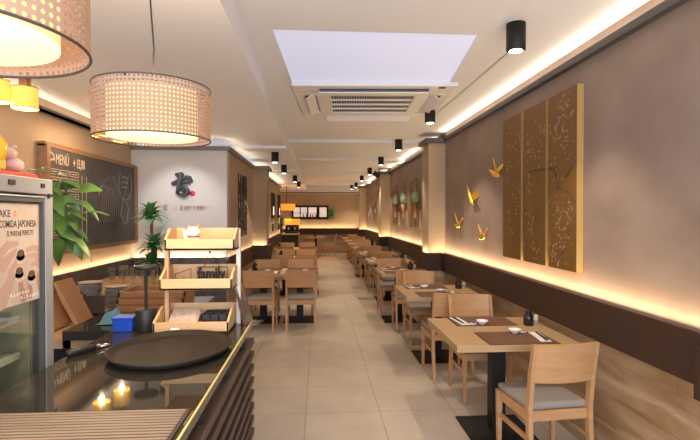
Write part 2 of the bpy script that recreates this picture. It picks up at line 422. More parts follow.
struct('trim_6', MB().box(1.765, 1.9, .735, 1.79, 2.14, .985), M['band'])
for i, y in enumerate((7.0, 12.4, 18.65)):
    struct('column', MB().box(1.63, y, 0, RW, y + .42, 2.70), M['tan_plaster'])
    struct('column_base', MB().box(1.585, y - .09, 0, RW - .01, y + .45, .79), M['wood_tile_x'])
    struct('crown_moulding', MB().box(1.575, y - .06, 2.66, RW, y + .48, 2.73), M['crown'], bevel=.008)
struct('crown_moulding', MB().box(1.83, Y0, 2.685, 1.84, YB, 2.735).box(1.835, Y0, 2.685, RW, YB, 2.695), M['crown'])
b = MB()
b.box(LW, Y0, 2.49, LW + .065, 6.44, 2.515); b.box(LW + .05, Y0, 2.49, LW + .065, 6.44, 2.54)
b.box(LW, 6.385, 2.45, RL + .05, 6.6, 2.50)
b.box(RL - .1, 6.6, 2.45, RL + .05, 8.9, 2.50); b.box(RL - .1, 9.45, 2.45, RL + .05, 15.3, 2.50)
b.box(RL - .1, 8.88, 2.44, -.90, 9.5, 2.50)
struct('crown_moulding', b, M['crown_left'])
struct('column', MB().box(RL, 8.96, 0, -.95, 9.42, 2.45), M['tan_plaster'])
b = MB()
b.box(LW, Y0, 0, LW + .015, 6.44, .99); b.box(LW + .035, Y0, 0, LW + .05, 6.40, 1.045)
b.box(LW, 6.385, 0, RL - .0, 6.40, 1.045)
struct('baseboard_left', b, M['dark_weave'])
b = MB()
for (a, d) in ((6.385, 8.9), (9.48, 15.3)): b.box(RL + .03, a, BZ0, RL + .05, d, BZ1); b.box(RL, a, BZ0, RL + .03, d, .99)
b.box(RL, 8.88, BZ0, -.90, 8.90, BZ1); b.box(-.92, 8.90, BZ0, -.90, 9.48, BZ1)
b.box(-2.5, 20.06, BZ0, 1.9, 20.08, BZ1); b.box(-2.5, 20.08, BZ0, 1.9, 20.2, .99)
struct('trim_7', b, M['band'])
struct('trim_8', MB().box(RL, 6.44, 0, RL + .02, 15.3, BZ0).box(-.95, 8.94, 0, -.93, 9.44, BZ0), M['wood_tile_y'])
struct('trim_9', MB().box(-2.5, 20.15, 0, 1.9, 20.2, BZ0).box(RL, 8.93, 0, -.93, 8.96, BZ0), M['wood_tile_x'])
struct('crown_moulding', MB().box(-2.5, 19.66, 2.49, 1.7, 19.70, 2.53), M['crown'])

# ------------------------------------------------------------------ recess glow, air conditioner, spots
A4 = Matrix.Rotation(R(-3.2), 4, 'Z')
sk = thing('ceiling_recess_glow', 'large pale blue-white ceiling recess, its daylight put in as glow, in front of the air conditioner', 'ceiling panel', (.42, 3.78, 2.832))
MB().hexa([(-.745,-.58,0),(.668,-.58,0),(.80,.70,0),(-.67,.70,0),(-.745,-.58,.03),(.668,-.58,.03),(.80,.70,.03),(-.67,.70,.03)]).build('diffuser', M['recessglow'], sk)  # glowing sheet standing in for the daylit white recess
ac = thing('air_conditioner', 'white square cassette air conditioner set in the ceiling', 'air conditioner', (.57, 5.17, 2.785), R(-3.5))
f = MB(); W = .77; gi = .42
f.box(-W, -W, 0, W, -W + .10, .05); f.box(-W, -W + .27, 0, W, -gi, .05); f.box(-W, gi, 0, W, W - .25, .05); f.box(-W, W - .10, 0, W, W, .05)
f.box(-W, -W + .10, 0, -.52, -W + .27, .05); f.box(.52, -W + .10, 0, W, -W + .27, .05)
f.box(-W, W - .25, 0, -.5, W - .10, .05); f.box(.5, W - .25, 0, W, W - .10, .05)
f.box(-W, -gi, 0, -.68, gi, .05); f.box(-.56, -gi, 0, -gi, gi, .05); f.box(.68, -gi, 0, W, gi, .05); f.box(gi, -gi, 0, .56, gi, .05)
f.build('panel', M['acwhite'], ac, bevel=.008)
MB().box(-.76, -.76, .03, .76, .76, .07).build('backing', M['acslot'], ac)
MB().box(-gi, -gi, .022, gi, gi, .032).build('filter', M['acgrey'], ac)
g = MB()
for k in range(5): y = -gi + k * (2 * gi - .03) / 4; g.box(-gi, y, .002, gi, y + .03, .016)
for k in range(33): x = -gi + k * 2 * gi / 32; g.box(x - .0025, -gi, .012, x + .0025, gi, .020)
g.build('grille', M['acwhite'], ac)
for (x0, y0, x1, y1, ang, ax) in ((-.52, -.66, .52, -.52, 25, 'X'), (-.5, .56, .5, .68, -35, 'X'), (-.68, -.4, -.57, .4, -40, 'Y'), (.57, -.4, .68, .4, 40, 'Y')):
    cx, cy = (x0 + x1) / 2, (y0 + y1) / 2
    Mt = Matrix.Translation((cx, cy, 0.0)) @ Matrix.Rotation(R(ang), 4, ax)
    MB().box(x0 - cx, y0 - cy, -.006, x1 - cx, y1 - cy, .006, Mt).build('louvre', M['acwhite'], ac)
MB().box(.60, -.74, -.004, .66, -.70, .002).build('sensor', M['black'], ac)

ORD = ['nearest', 'second nearest', 'third nearest', 'fourth nearest', 'fifth nearest', 'sixth nearest', 'seventh nearest', 'eighth nearest', 'ninth nearest', 'tenth nearest']
def spot_body(label, loc, group):
    t = thing('ceiling_spotlight', label, 'spotlight', loc, 0, group)
    MB().lathe([(.057, -.17), (.060, -.165), (.060, 0)], seg=28).build('housing', M['black'], t)
    MB().lathe([(.0, -.1705), (.040, -.1705), (.043, -.174), (.0, -.172)], seg=20).build('lens', M['bulb'], t)
    return t
def spot_light(t, power, size=95, blend=.5, color=(1, .83, .62)):
    l = bpy.data.lights.new('spot_beam', 'SPOT'); l.energy = power; l.spot_size = R(size); l.spot_blend = blend; l.color = color; l.shadow_soft_size = .035
    o = bpy.data.objects.new('spot_beam', l); COL.objects.link(o); o.parent = t; o.location = (0, 0, -.19)
SPW = 36
rspots = [(1.262, 3.0), (1.275, 5.41), (1.305, 7.72), (1.323, 10.04), (1.34, 12.41), (1.35, 14.78), (1.36, 17.18), (1.36, 19.4)]
for i, (x, y) in enumerate(rspots):
    z = next((2.82 - d for a, d in BEAMS if a <= y <= a + .5), 2.82)
    q = spot_body(f'black cylinder ceiling spotlight, {ORD[i]} of the row beside the right wall', (x, y, z), 'right row of ceiling spotlights')
    spot_light(q, SPW)
lsp = [(-.70, 7.92), (-.70, 9.97), (-.60, 12.6), (-.60, 15.06)]
for i, (x, y) in enumerate(lsp):
    z = 2.63
    q = spot_body(f'black cylinder ceiling spotlight, {ORD[i]} of the four on the left side', (x, y, z), 'left row of ceiling spotlights')
    spot_light(q, SPW)
t = thing('directional_spotlight', 'tilted black projector spotlight high beside the far right column', 'spotlight', (1.50, 12.28, 2.66))
Mt = Matrix.Translation((0, 0, -.02)) @ Matrix.Rotation(R(35), 4, 'Y')
MB().box(-.09, -.06, -.06, .09, .06, .06, Mt).build('housing', M['black'], t, bevel=.01)
MB().cyl((0, 0, 0), (.07, 0, .09), .012).cyl((.03, .03, .0), (.10, .1, .03), .012).build('bracket', M['black'], t)

# ------------------------------------------------------------------ pendants and small lamps
def uvcyl(name, r, z0, z1, mt, parent, seg=96):
    me = bpy.data.meshes.new(name); v = []; fs = []
    for z in (z0, z1):
        for i in range(seg): t = 2 * math.pi * i / seg; v.append((r * math.cos(t), r * math.sin(t), z))
    for i in range(seg): fs.append((i, (i + 1) % seg, seg + (i + 1) % seg, seg + i))
    me.from_pydata(v, [], fs); uv = me.uv_layers.new(name='UVMap')
    for i in range(seg):
        for k, (a, bb) in enumerate(((i, 0), (i + 1, 0), (i + 1, 1), (i, 1))): uv.data[i * 4 + k].uv = (a / seg, bb)
    for pl in me.polygons: pl.use_smooth = True
    me.materials.append(mt); o = bpy.data.objects.new(name, me); COL.objects.link(o); o.parent = parent
    return o
def pendant(label, loc, r, h, top):
    t = thing('pendant_lamp', label, 'pendant lamp', loc, 0, 'cane drum pendants over the counter')
    sh = uvcyl('lamp_shade', r, 0, h, M['cane'], t)
    for z in (0, h):
        MB().tube([(r * math.cos(2 * math.pi * k / 64), r * math.sin(2 * math.pi * k / 64), z) for k in range(64)], .0027, 6, True).build('rim', M['rim'], sh)
    uvcyl('inner_drum', r * .77, .012, h - .012, M['inner'], t)
    MB().lathe([(0, .008), (r * .77, .008), (r * .77, .014), (0, .014)], seg=64).build('diffuser', M['diffuser'], t)
    s = MB()
    for k in range(3):
        a = 2 * math.pi * k / 3 + .4; s.cyl((0, 0, h - .01), (r * math.cos(a), r * math.sin(a), h - .004), .003, seg=6)
    s.cyl((0, 0, h - .07), (0, 0, h + .03), .018); s.build('spider', M['black'], t)
    zc = top - loc[2]
    MB().tube([(0, 0, h + .02), (.004, 0, h + .15), (-.008, 0, h + .32), (-.012, 0, zc - .02)], .0035, 6).lathe([(.05, zc - .025), (.05, zc)], (-.012, 0, 0)).build('cord', M['cord'], t)
    for nm, zz, pw, rx in (('pendant_glow', -.004, 5, 0), ('pendant_uplight', h - .004, 2.5, 180)):
        l = bpy.data.lights.new(nm, 'AREA'); l.shape = 'DISK'; l.size = r * 1.4; l.energy = pw; l.color = (1, .72, .42)
        o = bpy.data.objects.new(nm, l); COL.objects.link(o); o.parent = t; o.location = (0, 0, zz); o.rotation_euler = (R(rx), 0, 0)
    return t
pendant('woven cane drum pendant lamp hanging whole in view by its black cord over the rack', (-.617, 1.85, 1.882), .207, .192, 2.63)
pendant('nearest cane drum pendant lamp, cut off by the top left corner', (-.605, .83, 1.884), .207, .192, 2.63)
def small_lamp(label, loc):
    t = thing('small_hanging_lamp', label, 'lamp', loc, 0, 'small yellow woven lamps on the left')
    uvcyl('shade', .075, 0, .135, M['smallshade'], t, 32)
    MB().lathe([(0, .055), (.04, .055), (.04, .095), (0, .095)], seg=20).build('bulb', M['smalltop'], t)
    r = MB()
    for z in (0, .135): MB().tube([(.075 * math.cos(2 * math.pi * k / 32), .075 * math.sin(2 * math.pi * k / 32), z) for k in range(32)], .003, 5, True).build('rim', M['goldedge'], t)
    MB().box(-.025, -.025, .10, .025, .025, .20).cyl((0, 0, .195), (0, 0, 2.63 - loc[2]), .008).build('mount', M['frame'], t)
    l = bpy.data.lights.new('small_lamp_glow', 'POINT'); l.energy = 5; l.color = (1, .70, .40); l.shadow_soft_size = .02
    o = bpy.data.objects.new('small_lamp_glow', l); COL.objects.link(o); o.parent = t; o.location = (0, 0, -.022)
small_lamp('small yellow woven lamp hanging just under the nearest pendant drum, wholly in view', (-1.91, 3.28, 2.295))
small_lamp('small yellow woven lamp cut off by the left edge of the photo', (-2.075, 3.26, 2.335))
small_lamp('small yellow lamp hidden behind the middle pendant, upper of the two mirrored in the counter', (-1.93, 4.85, 2.325))
small_lamp('small yellow lamp hidden behind the middle pendant, lower of the two mirrored in the counter', (-1.99, 4.55, 2.325))

# ------------------------------------------------------------------ serving counter
ct = thing('serving_counter', 'black stone topped serving counter faced with brown wooden slats', 'counter', (-.6, 1.0, 0))
X0, X1, YA, YE = -.29, .285, -1.75, 1.32     # local extents: x -.89..-.315, y to 2.32
MB().box(X0, YA, 1.06, X1, YE, 1.10).build('countertop', M['stone'], ct, bevel=.002)
MB().box(X1, YA, 1.0935, X1 + .003, YE, 1.099).build('brass_edge_light', M['ledgold'], ct)
MB().box(X0 + .03, YA + .02, 0, X1 - .03, YE - .02, 1.06).build('body', M['dark'], ct)
for k in range(17):
    z = 1.018 - k * .061
    MB().box(X1 - .03, YA + .02, z - .028, X1 + .012, YE - .02, z).build('slat', M['slat'], ct, bevel=.002)
for y in (-.05, .35, .72, 1.1):
    MB().box(X1 - .0295, y, .0, X1 - .002, y + .02, 1.05).build('bracket', M['black'], ct)
l = area('counter_edge_strip', (-.285, .7, 1.055), .01, 3.0, .25, (1, .72, .3), (0, 0, 0)); l.rotation_euler = (0, 0, 0)

# tray
t = MB(); 
prof = [(0, .008), (.195, .008), (.205, .011), (.222, .024), (.226, .026), (.229, .024), (.212, .004), (.200, 0), (0, 0)]
t.lathe(prof, seg=64, sx=.93, sy=1.05)
o = t.build('serving_tray', M['tray'], loc=(-.535, 1.785, 1.10)); tag(o, 'large round black rubber serving tray lying on the counter', 'tray')
# ribbed bar mat
bm = thing('bar_mat', 'ribbed brown bamboo bar mat at the near end of the counter', 'bar mat', (-.6, .93, 1.10))
MB().box(-.28, -.34, 0, .275, .32, .004).build('underlay', M['ribdark'], bm)
r = MB()
for k in range(42): r.box(-.28, -.33 + k * .0155, .004, .265, -.33 + k * .0155 + .0085, .0055)
r.build('ribs', M['rib'], bm)
# peeler
pe = thing('vegetable_peeler', 'peeler with thick black handle and steel loop lying on the counter', 'peeler', (-.84, 1.80, 1.10), R(60))
MB().tube([(-.075, 0, .012), (-.07, 0, .013), (-.02, 0, .014), (.03, 0, .013), (.036, 0, .012)], [.007, .0125, .0135, .0115, .009], 12).build('handle', M['blackplastic'], pe)
MB().cyl((.036, 0, .012), (.052, 0, .012), .008).tube([(.05, -.006, .011), (.068, -.011, .010), (.088, -.010, .009), (.094, 0, .008), (.088, .010, .009), (.068, .011, .010), (.05, .006, .011)], .0035, 6).build('blade_loop', M['steel'], pe)

# ------------------------------------------------------------------ display rack and its goods
rk = thing('display_rack', 'three-tier pale wooden tray rack standing at the end of the counter', 'display rack', (-.535, 2.16, 1.10))
def rack_tray(z, x0, x1, yf, yb, hf, hb, lab):
    th = .010; o = MB()
    o.box(x0, yf, z, x1, yb, z + th); o.box(x0, yf, z, x1, yf + th, z + hf); o.box(x0, yb - th, z, x1, yb, z + hb)
    for xs in (x0, x1 - th):
        o.prism([(yf, z), (yb, z), (yb, z + hb), (yb - .10, z + hb), (yf, z + hf)], xs, xs + th, 'x')
    return o.build('tray_tier', M['pine'], rk, bevel=.0015)
rack_tray(0.0, -.158, .158, -.105, .105, .048, .095, '')
rack_tray(.176, -.145, .165, -.06, .125, .049, .095, '')
rack_tray(.346, -.13, .172, -.035, .13, .049, .094, '')
MB().box(-.145, .02, .010, -.128, .045, .36).build('post', M['pine'], rk)
tag(MB().box(.160, .075, 0, .178, .098, .435).build('post', M['litpost'], rk), 'post at the right side, bright light put into its pale colour')
# maneki cat on top tier
def lucky_cat(label, loc, s, body=M['catwhite'], ears=M['catorange'], bib=M['red'], coin=M['catgold'], rz=0, arm=1):
    t = thing('cat_figurine', label, 'figurine', loc, rz)
    b = MB(); b.lathe([(0, 0), (.55, 0), (.62, .12), (.60, .40), (.48, .72), (.36, .95), (0, 1.02)], seg=20); b.v = [(x * s, y * s * .85, z * s) for x, y, z in b.v]
    b.tube([(arm * -.42 * s, -.1 * s, .62 * s), (arm * -.66 * s, -.16 * s, .80 * s), (arm * -.72 * s, -.2 * s, 1.25 * s), (arm * -.70 * s, -.24 * s, 1.42 * s)], [.13 * s, .15 * s, .14 * s, .17 * s], 10)
    b.tube([(arm * .40 * s, -.1 * s, .6 * s), (arm * .46 * s, -.36 * s, .42 * s), (arm * .25 * s, -.5 * s, .36 * s)], [.13 * s, .13 * s, .12 * s], 10)
    b.ball((-.30 * s, -.42 * s, .1 * s), (.2 * s, .24 * s, .11 * s)); b.ball((.30 * s, -.42 * s, .1 * s), (.2 * s, .24 * s, .11 * s))
    b.build('body', body, t)
    h = MB(); h.ball((0, -.05 * s, 1.25 * s), (.58 * s, .48 * s, .46 * s), 20, 12)
    hd = h.build('head', body, t)
    e = MB()
    for sx in (-1, 1): e.cyl((sx * .34 * s, -.02 * s, 1.55 * s), (sx * .44 * s, -.02 * s, 1.86 * s), .19 * s, .02 * s, 12)
    e.build('ear', ears, hd)
    y = MB()
    for sx in (-1, 1): y.ball((sx * .22 * s, -.50 * s, 1.30 * s), .055 * s, 8, 6)
    y.build('eye', M['black'], hd)
    MB().ball((0, -.54 * s, 1.17 * s), (.06 * s, .05 * s, .04 * s), 8, 6).build('nose', bib, hd)
    MB().tube([(.42 * s * math.cos(a * .3927), .36 * s * math.sin(a * .3927) - .03 * s, .88 * s) for a in range(16)], .07 * s, 6, True).build('collar', bib, t)
    MB().ball((0, -.48 * s, .56 * s), (.20 * s, .08 * s, .26 * s), 12, 8).build('coin', coin, t)
    return t
lucky_cat('white and orange waving cat figurine in the top tray of the rack', (-.553, 2.185, 1.4565), .054, bib=M['red'])
o = MB(); o.box(.0, 0, 0, .10, .07, .002); o.box(0, 0, 0, .10, .002, .035); o.box(0, .068, 0, .10, .07, .035); o.box(0, 0, 0, .002, .07, .035); o.box(.098, 0, 0, .10, .07, .035)
tag(o.build('clear_box', M['clearplastic'], loc=(-.50, 2.17, 1.4565)), 'clear plastic box beside the cat in the top tray', 'box')
o = MB(); o.box(0, 0, 0, .05, .045, .028)
tag(o.build('card_pack', M['cream'], loc=(-.462, 2.18, 1.459), bevel=.002), 'cream card pack inside the clear box on the top tray', 'card pack')
# family hanger in the middle tier
fm = thing('word_sign', 'black wire word sign reading family propped in the middle tray', 'sign', (-.50, 2.235, 1.2865))
f = MB(); f.tube([(-.052, 0, 0.003), (.085, 0, .003), (.085, 0, .075), (-.052, 0, .075)], .0025, 6, True)
f.build('frame', M['black'], fm)
f = MB(); f.tube([(-.02, 0, .075), (-.005, 0, .125), (.006, 0, .145), (.02, 0, .125), (.052, 0, .075)], .0018, 6); f.ball((.006, 0, .145), .005, 8, 6)
f.build('hanger', M['cord'], fm)
text('lettering', 'family', .076, M['black'], Matrix.Translation((-.050, .004, .019)) @ MNY, fm, .003, sx=.70, offset=.003)
hs = thing('wire_house', 'black wire house outline left of the word sign in the middle tray', 'ornament', (-.612, 2.225, 1.2865))
MB().tube([(-.035, 0, .002), (.035, 0, .002), (.035, 0, .07), (-.035, 0, .045)], .002, 6, True).tube([(-.012, 0, .002), (.0, 0, .03), (.02, 0, .02), (.022, 0, .002)], .002, 6).build('outline', M['black'], hs)
# bottom tier goods
lf = thing('leaflet_stack', 'pile of printed beige leaflets in the bottom tray of the rack', 'leaflets', (-.585, 2.14, 1.1105), R(-8))
for k in range(5):
    MB().box(-.06, 0, 0, .06, .004, .075, Matrix.Translation((random.uniform(-.012, .012), -.03 + k * .009, .004 + k * .003)) @ Matrix.Rotation(R(-48), 4, 'X') @ Matrix.Rotation(R(random.uniform(-6, 6)), 4, 'Y')).build('leaflet', M['glue'], lf)
o = MB(); o.lathe([(0, 0), (.03, 0), (.034, .012), (.03, .014), (0, .012)])
tag(o.build('round_coaster', M['paper'], loc=(-.60, 2.082, 1.1105)), 'white round coaster at the front of the bottom tray', 'coaster')
o = MB(); o.lathe([(0, 0), (.026, 0), (.028, .012), (0, .014)])
tag(o.build('round_tin', M['cream'], loc=(-.535, 2.085, 1.1105)), 'small cream round tin in front of the leaflets', 'tin')
bx = thing('compartment_box', 'black divided box at the right of the bottom tray', 'box', (-.445, 2.145, 1.1105))
o = MB(); o.box(-.055, -.05, 0, .055, .06, .004)
for x in (-.055, -.02, .0165, .051): o.box(x, -.05, 0, x + .004, .06, .062)
for y in (-.05, .003, .056): o.box(-.055, y, 0, .055, y + .004, .062)
o.build('body', M['blackplastic'], bx)
# menu holder leaning at the counter end
mh = thing('menu_holder', 'clear acrylic menu holder with dark photo card right of the rack', 'menu holder', (-.322, 2.25, 1.10), R(76))
Mt = Matrix.Rotation(R(-16), 4, 'X')
MB().box(-.055, -.003, 0, .055, .003, .185, Mt).box(-.055, -.055, 0, .055, .02, .003).build('acrylic', M['clearplastic'], mh)
MB().box(-.050, -.0012, .008, .050, .0012, .175, Mt).build('card', M['photo'], mh)

# table lamp, blue box, cloth, wooden trays
tl = thing('portable_table_lamp', 'slim black portable table lamp with disc top left of the rack', 'table lamp', (-.742, 2.125, 1.10))
MB().lathe([(0, 0), (.043, 0), (.044, .003), (.044, .09), (.041, .095), (0, .095)], seg=32).build('base', M['blackplastic'], tl)
MB().cyl((0, 0, .09), (0, 0, .275), .0065, seg=12).build('pole', M['black'], tl)
MB().lathe([(0, .268), (.048, .268), (.052, .274), (.05, .282), (0, .284)], seg=32).build('shade_disc', M['blackplastic'], tl)
bb = MB(); bb.hexa([(-.038,-.03,0),(.038,-.03,0),(.038,.03,0),(-.038,.03,0),(-.043,-.036,.062),(.043,-.036,.062),(.043,.036,.062),(-.043,.036,.062)])
bb.box(-.046, -.039, .055, .046, .039, .064)
tag(bb.build('blue_bin', M['blue'], loc=(-.832, 2.13, 1.10), bevel=.004), 'small bright blue plastic bin on the counter by the table lamp', 'bin')

bar = thing('back_bar_cabinet', 'wooden back bar cabinet with dark stone slab behind the counter', 'cabinet', (-1.9, 4.2, 0))
MB().box(-.47, -1.38, .84, .50, 1.5, .895).box(.45, -1.38, .84, 1.0, -.2, .895).build('worktop', M['oak'], bar, bevel=.003)
MB().box(.47, -1.42, .8955, 1.08, -.3, .95).build('stone_slab', M['stone'], bar, bevel=.003)
MB().box(-.46, -1.3, 0, .45, 1.48, .84).build('carcass', M['dark'], bar)
MB().box(.56, -1.36, 0, .61, -1.30, .84).build('leg', M['acwhite'], bar)
cl = MB()
n = 14
for i in range(n + 1):
    for j in range(n + 1):
        u, v = i / n * 2 - 1, j / n * 2 - 1; rr = min(1, math.hypot(u, v))
        cl.v.append((u * .07 * (1 + .1 * math.sin(5 * v)), v * .06, .004 + .085 * (1 - rr ** 3) * (.75 + .35 * math.sin(4 * u + 3 * v) * math.cos(5 * v - u))))
for i in range(n):
    for j in range(n):
        a = i * (n + 1) + j; cl.f.append([a, a + n + 1, a + n + 2, a + 1]); cl.sm.append(True)
tag(cl.build('cleaning_cloth', M['cloth'], loc=(-1.235, 2.97, .9505)), 'crumpled teal cleaning cloth on the dark stone slab', 'cloth')
woods = ['bottom', 'second from the bottom', 'third from the bottom', 'top']
for k in range(4):
    t = MB(); x = random.uniform(-.012, .012)
    t.box(-.20, -.14, 0, .20, .14, .012); t.box(-.205, -.145, .008, .205, -.13, .042); t.box(-.205, .13, .008, .205, .145, .042); t.box(-.205, -.145, .008, -.19, .145, .042); t.box(.19, -.145, .008, .205, .145, .042)
    tag(t.build('wooden_tray', M['redwood'], loc=(-1.04 + x, 3.20, .9505 + k * .0435), bevel=.002), f'reddish wooden serving tray, {woods[k]} of the stack behind the table lamp', 'tray', 'stacked wooden trays')
t = MB().lathe([(0, 0), (.024, 0), (.026, .01), (.026, .055), (.018, .062), (.018, .07), (0, .07)])
tag(t.build('spice_jar', M['cream'], loc=(-1.285, 3.2, .9505)), 'cream lidded jar left of the wooden tray stack', 'jar')
t = thing('tea_box', 'open dark wooden tea box left of the teal cloth', 'box', (-1.575, 3.50, .8955), R(20))
MB().box(-.10, -.06, 0, .06, .06, .09).build('body', M['darkwood'], t, bevel=.003)
MB().box(-.10, -.004, -.07, .07, .004, .07, Matrix.Translation((.0, -.09, .085)) @ Matrix.Rotation(R(-42), 4, 'X')).build('lid', M['darkwood'], t)
t = thing('cast_iron_teapot', 'small black teapot between the leaning boards and the plates', 'teapot', (-1.74, 3.62, .8955))
MB().lathe([(0, 0), (.05, 0), (.066, .03), (.06, .065), (.025, .08), (0, .09)]).build('body', M['black'], t)
MB().tube([(-.05, 0, .06), (-.045, 0, .12), (0, 0, .145), (.045, 0, .12), (.05, 0, .06)], .005, 6).build('handle', M['black'], t)
MB().tube([(.055, 0, .04), (.085, 0, .055), (.10, 0, .08)], [.014, .010, .007], 8).build('spout', M['black'], t)
# leaning boards
bl = ['leftmost', 'middle', 'rightmost']
for k in range(3):
    Mt = Matrix.Rotation(R(-27), 4, 'Y')
    t = MB().box(0, -.10, 0, .022, .10, .31 - .03 * (k == 0), Mt)
    t.box(.0, -.101, 0, .021, -.1005, .31 - .03 * (k == 0), Mt)
    tag(t.build('serving_board', M['orangewood'], loc=(-1.68 + k * .075, 2.98 + .13 * k, .8955), bevel=.003), f'orange-brown wooden serving board leaning on the back bar, {bl[k]} of three', 'board', 'leaning serving boards')
tag(MB().box(-.15, -.2, 0, 0, .3, .22).build('storage_crate', M['darkwood'], loc=(-1.845, 3.1, .8955)), 'dark crate behind the leaning boards', 'crate')
# plates
def plate_mb(r):
    return MB().lathe([(0, .002), (r * .55, 0), (r * .6, .003), (r * .97, .013), (r, .0155), (r * .97, .016), (r * .6, .008), (0, .006)], seg=28)
pl0 = None
for sname, x, y, n, r in (('left taller', -1.75, 3.82, 13, .088), ('right shorter', -1.545, 3.80, 11, .092)):
    for k in range(n):
        pos = (x + random.uniform(-.004, .004), y + random.uniform(-.004, .004), .8955 + k * .0145)
        lb = f'grey stoneware plate in the {sname} stack, ' + ('topmost with its tan face showing' if k == n - 1 else f'number {k + 1} counting from the bottom')
        if k == n - 1:
            o = plate_mb(r).build('stoneware_plate', M['plateface'], loc=pos)
        elif k == 0:
            pl0 = o = plate_mb(r).build('stoneware_plate', M['plate'], loc=pos)
        else:
            o = dup(pl0, pos)
        tag(o, lb, 'plate', 'stacked plates on the back bar')
# glasses
gl0 = None; gi = 0
for row, y in enumerate((4.85, 5.05)):
    for k in range(6):
        x = -2.02 + k * .10 + row * .04
        lb = f'clear stemmed drinking glass on the back bar, {("front", "rear")[row]} row, {["first", "second", "third", "fourth", "fifth", "sixth"][k]} from the left'
        if gl0 is None:
            gl0 = MB().lathe([(0, 0), (.032, 0), (.032, .003), (.006, .008), (.005, .06), (.02, .075), (.036, .10), (.040, .14), (.036, .19), (.0345, .19), (.038, .14), (.034, .102), (.018, .079), (0, .072)], seg=16).build('drinking_glass', M['glass'], loc=(x, y, .8955)); o = gl0
        else: o = dup(gl0, (x, y, .8955))
        tag(o, lb, 'glass', 'glasses on the back bar')

# ------------------------------------------------------------------ drinks fridge with poster
fr = thing('display_fridge', 'grey glass-door display fridge with sake poster, at the left edge', 'fridge', (-.905, 1.30, 0))
YL, YR = -.35, .408; D = -.55; ZT = 1.72
f = MB(); f.box(D, YL, .04, D + .03, YR, ZT); f.box(D, YL, .04, -.05, YL + .03, ZT); f.box(D, YR - .03, .04, -.05, YR, ZT); f.box(D, YL, 1.655, -.05, YR, ZT); f.box(D, YL, .04, -.05, YR, .25)
f.build('cabinet', M['fridge'], fr, bevel=.004)
MB().box(D + .03, YL + .03, .25, D + .035, YR - .03, 1.655).box(D + .03, YR - .035, .25, -.06, YR - .03, 1.655).build('lining', M['fridgein'], fr)
MB().box(-.05, YL, 1.668, 0, YR, ZT).build('header', M['fridge'], fr, bevel=.004)
MB().box(0, .17, 1.690, .003, .20, 1.705).box(0, .335, 1.690, .003, .355, 1.703).build('control_button', M['black'], fr)
dr = MB(); dr.box(-.045, YR - .044, .22, 0, YR, 1.662); dr.box(-.045, YL, .22, 0, YL + .05, 1.662); dr.box(-.045, YL + .05, 1.655, 0, YR - .05, 1.662); dr.box(-.045, YL + .05, .22, 0, YR - .05, .30)
d = dr.build('door', M['fridge'], fr, bevel=.004)
gk = MB(); gk.box(-.04, YR - .054, .30, -.004, YR - .0445, 1.654); gk.box(-.04, YL + .0505, .30, -.004, YL + .064, 1.654); gk.box(-.04, YL + .064, 1.642, -.004, YR - .054, 1.654)
gk.build('gasket', M['gasket'], d)
MB().box(-.022, YL + .05, .30, -.018, YR - .045, 1.654).build('glass_pane', M['doorglass'], d)
MB().cyl((0, .38, 1.664), (.004, .38, 1.664), .008).build('lock', M['black'], d)
for z in (1.256, 1.136, .95):
    s = MB(); s.box(D + .05, YL + .05, z, -.08, YR - .06, z + .006); s.box(-.085, YL + .05, z - .008, -.075, YR - .06, z + .012)
    s.build('shelf', M['acwhite'], fr)
ps = MB().box(-.0165, YL + .066, 1.325, -.0155, YR - .055, 1.636).build('poster', M['poster'], d)
def fx(Y, z): return Matrix.Translation((-.0152, Y - 1.30, z)) @ MX
text('poster_text', 'SAKE', .0305, M['ink'], fx(1.437, 1.5945), ps, .0002, sx=.97, offset=.0003)
tag(text('poster_text', '&', .0305, M['inkorange'], fx(1.517, 1.5945), ps, .0002), 'orange ampersand')
text('poster_text', 'COMIDA JAPONESA', .030, M['ink'], fx(1.452, 1.563), ps, .0002, sx=.685, offset=.0004)
text('poster_text', 'EL MARIDAJE PERFECTO', .023, M['ink'], fx(1.487, 1.5365), ps, .0002, sx=.535)
def disc(mb, Y, z, ry, rz, x, n=20):
    mb.add([(x, Y - 1.30 + ry * math.cos(2 * math.pi * k / n), z + rz * math.sin(2 * math.pi * k / n)) for k in range(n)], [tuple(range(n))])
def strip(mb, pts, wd, x):
    v = []
    for i, (Y, z) in enumerate(pts):
        a = pts[max(0, i - 1)]; b2 = pts[min(len(pts) - 1, i + 1)]; dx, dz = b2[0] - a[0], b2[1] - a[1]; L = math.hypot(dx, dz) or 1
        ww = wd * (1 if i < len(pts) - 1 else .65)
        v += [(x, Y - 1.3 - dz / L * ww, z + dx / L * ww), (x, Y - 1.3 + dz / L * ww, z - dx / L * ww)]
    mb.add(v, [(2 * i, 2 * i + 1, 2 * i + 3, 2 * i + 2) for i in range(len(pts) - 1)])
def finger(mb, pts, w0, w1, x):
    n = 14
    for q in range(n + 1):
        u = q / n * (len(pts) - 1); a = min(int(u), len(pts) - 2); f_ = u - a
        disc(mb, pts[a][0] + (pts[a + 1][0] - pts[a][0]) * f_, pts[a][1] + (pts[a + 1][1] - pts[a][1]) * f_, w0 + (w1 - w0) * q / n, w0 + (w1 - w0) * q / n, x + q * .000004, 12)
h = MB()
for pts, w0, w1 in (([(1.46,1.35),(1.49,1.385),(1.515,1.42)], .030, .016), ([(1.50,1.43),(1.53,1.452),(1.555,1.45)], .011, .007), ([(1.47,1.45),(1.50,1.475),(1.53,1.492)], .020, .008), ([(1.45,1.48),(1.49,1.51),(1.535,1.512)], .018, .009)): finger(h, pts, w0, w1, -.01545)
h.build('printed_hand', M['skin'], ps)
h = MB()
